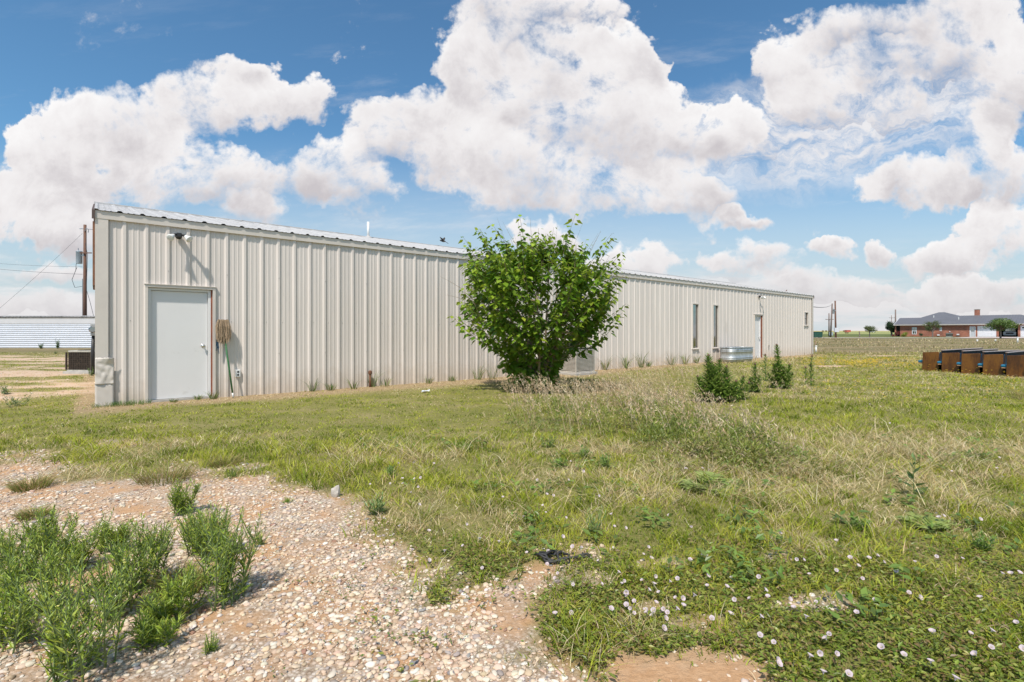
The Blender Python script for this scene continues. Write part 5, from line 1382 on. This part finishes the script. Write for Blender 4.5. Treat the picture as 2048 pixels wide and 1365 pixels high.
def hwin(o_, split=True):
    a, b_, z0, z1 = o_; q = MB(); w_ = .10
    q.box(a, -.03, z0, a+w_, .12, z1); q.box(b_-w_, -.03, z0, b_, .12, z1); q.box(a+w_, -.03, z0, b_-w_, .12, z0+w_); q.box(a+w_, -.03, z1-w_, b_-w_, .12, z1)
    if split: q.box(a+w_, .0, (z0+z1)/2-.05, b_-w_, .12, (z0+z1)/2+.05); q.box((a+b_)/2-.02, .0, z0+w_, (a+b_)/2+.02, .12, (z0+z1)/2-.05); q.box((a+b_)/2-.02, .0, (z0+z1)/2+.05, (a+b_)/2+.02, .12, z1-w_)
    f_ = q.build('window', GW, house); MB().box(a+.05, .13, z0+.05, b_-.05, .15, z1-.05).build('pane', GLASS, f_)
hwin(op[0]); hwin(op[1])
a, b_, z0, z1 = op[2]; q = MB(); q.box(a, -.02, 0, a+.12, .14, z1); q.box(b_-.12, -.02, 0, b_, .14, z1); q.box(a+.12, -.02, z1-.1, b_-.12, .14, z1)
df = q.build('door_frame', GW, house)
dd = MB().box(a+.12, .05, .02, b_-.12, .11, z1-.1).build('door', mat('door_grey', (.52,.52,.54), .5), house)
MB().box(a+.25, .035, 1.10, b_-.22, .0499, 1.75).build('door_glass', GLASS, dd)
for o_ in (op[3], op[5]):
    a, b_, z0, z1 = o_; q = MB(); q.box(a, .06, 0, b_, .10, z1)
    for k in range(4):
        for j in range(4): q.box(a+.12+(b_-a-.2)/4*j, .045, .08+k*(z1-.08)/4, a+.12+(b_-a-.2)/4*(j+1)-.12, .0599, (k+1)*(z1-.08)/4-.04)
    g_ = q.build('garage_door', GW, house); q = MB()
    for j in range(4): q.box(a+.25+(b_-a-.2)/4*j, .03, z1*.76, a+.25+(b_-a-.2)/4*j+(b_-a)/4-.38, .0449, z1*.87)
    q.build('door_windows', GLASS, g_)
for px, py in ((1877, 670.5), (1916, 669.5)): MB().box(X_(px)-.2, -.12, Z_(py, px)-.12, X_(px)+.2, 0, Z_(py, px)+.14).build('wall_vent', GW, house)
MB().box(X_(1899.8)-.08, -.08, Z_(664.7, 1900), X_(1899.8)+.08, 0, Z_(664.7, 1900)+.16).build('wall_light', GW, house)
ac2 = ac_unit('light grey air conditioner against the brick house wall', HL(X_(1900), -.75, -.02), HA, .98, .8, .80, mat('light_housing', (.50,.54,.50), .5), mat('coil_dark', (.12,.13,.12), .7), False)
ac2.scale = (1, 1, 1)

# car in the open garage
cr_ = thing('parked_car', 'silver pickup facing out of the dark open garage', 'car', HL(X_(2017), 3.1, .03), HA)
SILV = mat('silver_paint', (.22,.24,.27), .3, .7, .04)
body = MB(); body.prism([(-.95, .35), (-.95, .95), (-.8, 1.08), (-.70, 1.12), (.70, 1.12), (.8, 1.08), (.95, .95), (.95, .35), (.8, .28), (-.8, .28)], 'y', -1.1, 3.0)
body.prism([(-.82, 1.12), (-.66, 1.70), (-.5, 1.76), (.5, 1.76), (.66, 1.70), (.82, 1.12)], 'y', .3, 2.4)
cb = body.build('body', SILV, cr_, bevel=.05)
MB().prism([(-.74, 1.18), (-.60, 1.66), (.60, 1.66), (.74, 1.18)], 'y', .285, .2999).build('windscreen', GLASS, cr_)
MB().box(-.55, -1.13, .58, .55, -1.1001, .88).build('front_grille', BLACKP, cr_)
for sg in (-1, 1): MB().box(sg*.76-.15, -1.13, .68, sg*.76+.15, -1.1001, .9).build('headlight', WHITEP, cr_)
for sx in (-.86, .86):
    for y in (-.35, 2.4):
        w_ = MB().lathe([(.2, -.12), (.36, -.12), (.38, -.08), (.38, .08), (.36, .12), (.2, .12)], 20, M=Matrix.Translation((sx, y, .36)) @ Matrix.Rotation(R(90), 4, 'Y')).build('wheel', BLACKP, cr_, True)
        MB().lathe([(.05, -.13), (.2, -.125), (.2, .125), (.05, .13)], 14, M=Matrix.Translation((sx, y, .36)) @ Matrix.Rotation(R(90), 4, 'Y')).build('rim', STEEL, w_, True)

# ================================================================== small trees and shrubs
def small_tree(name, label, base, h, crown, trunk_r, ll, n, pal, seed, cz=.62, group=None, lobes=14, trunkm=None):
    r_ = thing(name, label, 'tree', base, 0, group); g = np.random.default_rng(seed); rx, ry, rz_ = crown
    mb = MB(); c0 = np.array([0, 0, h-rz_])
    ptube(mb, [(0,0,-.1), (.04*h/3, 0, h*.25), (0, .02, h-rz_*1.6)], trunk_r, trunk_r*.7, 8)
    P_ = []; N_ = []
    for k in range(lobes):
        u_ = g.normal(size=3); u_ /= np.linalg.norm(u_); u_[2] = u_[2]*.9+.05
        c = c0+u_*np.array([rx, ry, rz_])*(.35+.42*g.random()); rr_ = (.25+.22*g.random())
        ptube(mb, [(0, .02, h-rz_*1.9), (c*.5+np.array([0, 0, (h-rz_*1.6)*.5])), c], trunk_r*.5, trunk_r*.12, 5)
        m_ = n//lobes; q_ = g.normal(size=(m_, 3)); q_ /= np.linalg.norm(q_, axis=1, keepdims=True)
        q_ *= (g.random((m_, 1))**.45)*rr_*np.array([rx, ry, rz_*1.0])*1.15
        P_.append(c+q_); N_.append(q_+np.array([0, 0, .3]))
    mb.build('trunk', trunkm or POLEG, r_)
    P_ = np.concatenate(P_); N_ = np.concatenate(N_); k = P_[:, 2] > h*.12; P_ = P_[k]; N_ = N_[k]; m_ = len(P_)
    leaves('crown', P_, g.normal(size=(m_, 3))+np.array([0, 0, -.3]), N_, ll*(.6+.8*g.random(m_)), ll*.6, jitter(np.array(pal)[g.integers(0, len(pal), m_)], m_, .25, .08), LEAF, r_)
    return r_
OLV = [(.13,.16,.055),(.17,.20,.07),(.10,.13,.045)]; EVG = [(.035,.075,.022),(.05,.095,.03),(.028,.06,.02)]; BRG = [(.13,.20,.045),(.17,.25,.055),(.09,.15,.035)]
def tb(px, d): v_ = at(px, 670, d); v_.z = float(terr(d)); return v_
small_tree('field_tree', 'small open crowned tree standing alone by the gravel road', tb(1739, 92), 2.45, (1.35, 1.2, .80), .10, .16, 1300, OLV, 1, lobes=11)
small_tree('evergreen_tree', 'dense dark evergreen at the left end of the brick house', tb(1783, 117), 4.0, (1.6, 1.6, 1.75), .2, .26, 2600, EVG, 2, lobes=16)
small_tree('olive_tree', 'loose olive green tree before the brick wall', tb(1865, 94), 3.35, (1.38, 1.2, 1.3), .12, .17, 1500, OLV, 3, lobes=13)
small_tree('shade_tree', 'broad bright green tree in front of the garage doors', tb(2001, 81), 3.55, (2.35, 2.1, 1.22), .13, .20, 3400, BRG, 4, lobes=22)
small_tree('sapling', 'short dark sapling by the road before the brick house', tb(1842, 86), .95, (.35, .35, .36), .04, .13, 350, EVG, 5, lobes=6)
small_tree('shrub', 'round yellow green shrub at the corner of the brick house', tb(1808.5, 106.5), 1.05, (.85, .6, .62), .05, .13, 1500, [(.26,.30,.04),(.34,.36,.06)], 6, lobes=14)['category'] = 'shrub'
small_tree('shrub', 'dark red flowering shrub beside the porch of the brick house', tb(1794.5, 109.6), 1.25, (.55, .5, .6), .05, .13, 900, [(.30,.035,.05),(.22,.03,.035),(.06,.09,.03)], 7, lobes=9)['category'] = 'shrub'
small_tree('shrub', 'low red shrub left of the dark red one by the porch', tb(1786.5, 109), .55, (.4, .4, .3), .03, .12, 350, [(.35,.06,.07),(.10,.10,.04)], 8, lobes=6)['category'] = 'shrub'

# ================================================================== dumpster, far container, far house, posts
GRNP = mat('dumpster_green', (.025,.085,.060), .5, .1, .2, 3)
db = tb(1637.5, 88); ds = thing('dumpster', 'dark green dumpster at the road beyond the far corner of the building', 'dumpster', db)
MB().prism([(-.72, .12), (.62, .12), (.72, .85), (.5, 1.0), (-.72, 1.02)], 'y', 0, 1.2).build('bin', GRNP, ds, bevel=.02)
MB().prism([(-.76, 1.03), (.50, 1.01), (.76, .86), (.77, .90), (.50, 1.07), (-.76, 1.09)], 'y', -.04, 1.24).build('lid', BLACKP, ds)
[MB().box(-.7, -.05, z_, .62, -.001, z_+.06).build('side_rib', GRNP, ds) for z_ in (.35, .7)]
[MB().box(x_, .1, .0, x_+.12, 1.0, .12).build('skid', BLACKP, ds) for x_ in (-.6, .45)]
db = tb(1697.7, 330); dc = thing('shipping_container', 'small red container far out in the field', 'container', db)
q = MB(); q.box(-1.3, 0, .1, 1.3, 2.4, 1.25)
for k in range(11): q.box(-1.28+.236*k, -.05, .15, -1.18+.236*k, -.001, 1.2)
q.build('container_body', mat('container_red', (.50,.11,.08), .7), dc)
MB().box(-1.33, -.08, 1.2501, 1.33, 2.45, 1.34).build('container_roof', mat('container_top', (.42,.12,.09), .7), dc)
db = tb(1746, 300); fh = thing('far_barn', 'tiny pale barn on the plain behind the small open crowned tree', 'barn', db)
MB().box(-1.1, 0, 0, 1.1, 2, .75).build('wall', WHITEP, fh); MB().prism([(-1.2, .75), (1.2, .75), (.9, 1.05), (-.9, 1.05)], 'y', -.1, 2.1).build('roof', RFM, fh)
MB().box(-.9, -.02, .0, -.3, -.001, .6).build('door', DARK, fh)
for i, (px, lb) in enumerate([(1646,'distant dark bale left of the poles'),(1652.5,'second distant dark bale left of the poles'),(1688,'distant dark bale left of the red container'),(1693.5,'small round bale in the yellow field below the red container')]):
    b1 = tb(px, 420 if i < 3 else 210); r0 = .55 if i < 3 else .28
    tag(MB().lathe([(r0*.6, -.7), (r0, -.62), (r0*1.02, 0), (r0, .62), (r0*.6, .7)], 14, M=Matrix.Translation((0, 0, r0)) @ Matrix.Rotation(R(90), 4, 'Y')).build('hay_bale', mat('bale', (.20,.15,.08), .95, 0, .2, 3), None, True, loc=b1), lb, 'hay bale', 'hay bales out on the plain')
fp_ = thing('fence_post', 'leaning wooden post left of the small open crowned tree', 'post', tb(1719, 92))
MB().tube([(0,0,-.1), (.03,0,.6), (-.06,0,1.15)], [.09,.08,.06], 8).build('post', POLEG, fp_); MB().box(-.12, -.03, .95, .14, .03, 1.02).build('cross_piece', POLEG, fp_)
for i, (px, py, h_, lb) in enumerate([(1954.5,683.5,.18,'low white marker on the near side of the drive, left one'),(1991,684,.2,'low white marker on the near side of the drive, right of the other low one'),(2035.3,686,.55,'taller white marker post near the right picture edge')]):
    v_ = gp(px, py); o_ = thing('marker_post', lb, 'marker post', v_, 0, 'white marker posts along the drive')
    MB().tube([(0,0,-.05),(0,0,h_)], .085 if h_ < .3 else .07, 10).build('post', WHITEP, o_, True); MB().lathe([(.10, h_), (.10, h_+.05), (.05, h_+.09)], 10).build('cap', WHITEP, o_)

# ================================================================== pews
PAN = bpy.data.materials.new('pew_wood'); nt = nodes(PAN); ge = NN(nt, 'ShaderNodeNewGeometry')
mp = NN(nt, 'ShaderNodeMapping', ins={0: ge.outputs['Position']}); mp.inputs['Scale'].default_value = (1, 1, .35)
a1 = NN(nt, 'ShaderNodeTexNoise', ins={'Vector': mp.outputs[0], 'Scale': 3.2, 'Detail': 7., 'Roughness': .65}); a2 = NN(nt, 'ShaderNodeTexNoise', ins={'Vector': mp.outputs[0], 'Scale': 34., 'Detail': 4.})
ad = NN(nt, 'ShaderNodeMath', operation='MULTIPLY_ADD', ins={0: a2.outputs[0], 1: .25, 2: a1.outputs[0]})
cr = ramp(nt, ad.outputs[0], [(.42, (.045,.020,.008)), (.56, (.10,.038,.010)), (.72, (.19,.078,.014)), (.85, (.10,.04,.012))])
b = NN(nt, 'ShaderNodeBsdfPrincipled', ins={'Base Color': cr, 'Roughness': .4}); o = NN(nt, 'ShaderNodeOutputMaterial'); nt.links.new(b.outputs[0], o.inputs[0])
DKW = mat('pew_back_wood', (.055,.032,.024), .45, 0, .3, 6)
TOPW = mat('pew_top_rail', (.26,.20,.17), .35, 0, .15, 6)
BLUE = mat('blue_upholstery', (.020,.16,.27), .85, 0, .15, 20)
BLUD = mat('dark_blue_upholstery', (.015,.05,.09), .85, 0, .15, 20)
UND = mat('pale_underside', (.42,.25,.15), .7)
def make_pew():
    r_ = thing('church_pew', None, 'pew'); Lp_ = 3.4
    for x in (0, Lp_):
        q = MB(); q.prism([(-.21, 0), (.21, 0), (.21, .015), (.19, .60), (-.205, .63), (-.225, .60)], 'x', x, x+.045)
        q.build('end_panel', PAN, r_, bevel=.008)
    M1 = Matrix.Translation((0, -.20, .20)) @ Matrix.Rotation(R(9), 4, 'X')
    MB().box(.046, -.02, .0, Lp_-.001, .005, .47, M1).build('backrest', DKW, r_)
    MB().box(.046, -.05, .4701, Lp_-.001, .02, .495, M1).build('top_rail', TOPW, r_, bevel=.008)
    MB().box(.06, .0051, .10, Lp_-.02, .045, .42, M1).build('back_cushion', BLUD, r_, bevel=.015)
    MB().box(.046, -.17, .235, Lp_-.001, .32, .262).build('seat', UND, r_, bevel=.01)
    MB().box(.046, -.14, .2625, Lp_+.02, .34, .345).build('seat_cushion', BLUE, r_, bevel=.035)
    MB().box(.046, .10, .0, Lp_-.001, .12, .234).build('front_board', DKW, r_)
    return r_
pw0 = make_pew()
names = ['leftmost of the blue cushioned brown church pews lined up in the field', 'second from the left of the brown church pews, with the darkest end panel', 'third from the left of the brown church pews, middle of the row', 'fourth from the left of the brown church pews in the field', 'fifth brown church pew, with the largest end panel in the picture', 'last brown church pew, nearly cut off by the right picture edge']
for i in range(6):
    o_ = pw0 if i == 0 else copy_tree(pw0)
    x, y = 13.16+.1525*i, 15.79-.525*i
    if i == 1: x += .02
    o_.location = (x, y, gzf(x, y)-.02); o_.rotation_euler = (0, R(.3*((i*7) % 3-1)), R(32.2+(-1.2, .8, 0, 1.1, -.6, .4)[i]))
    tag(o_, names[i], 'pew', 'church pews set out in a row on the grass')
for o in list(bpy.data.objects):
    if o.parent is None and o.type == 'EMPTY' and not [c for c in bpy.data.objects if c.parent == o]: bpy.data.objects.remove(o)
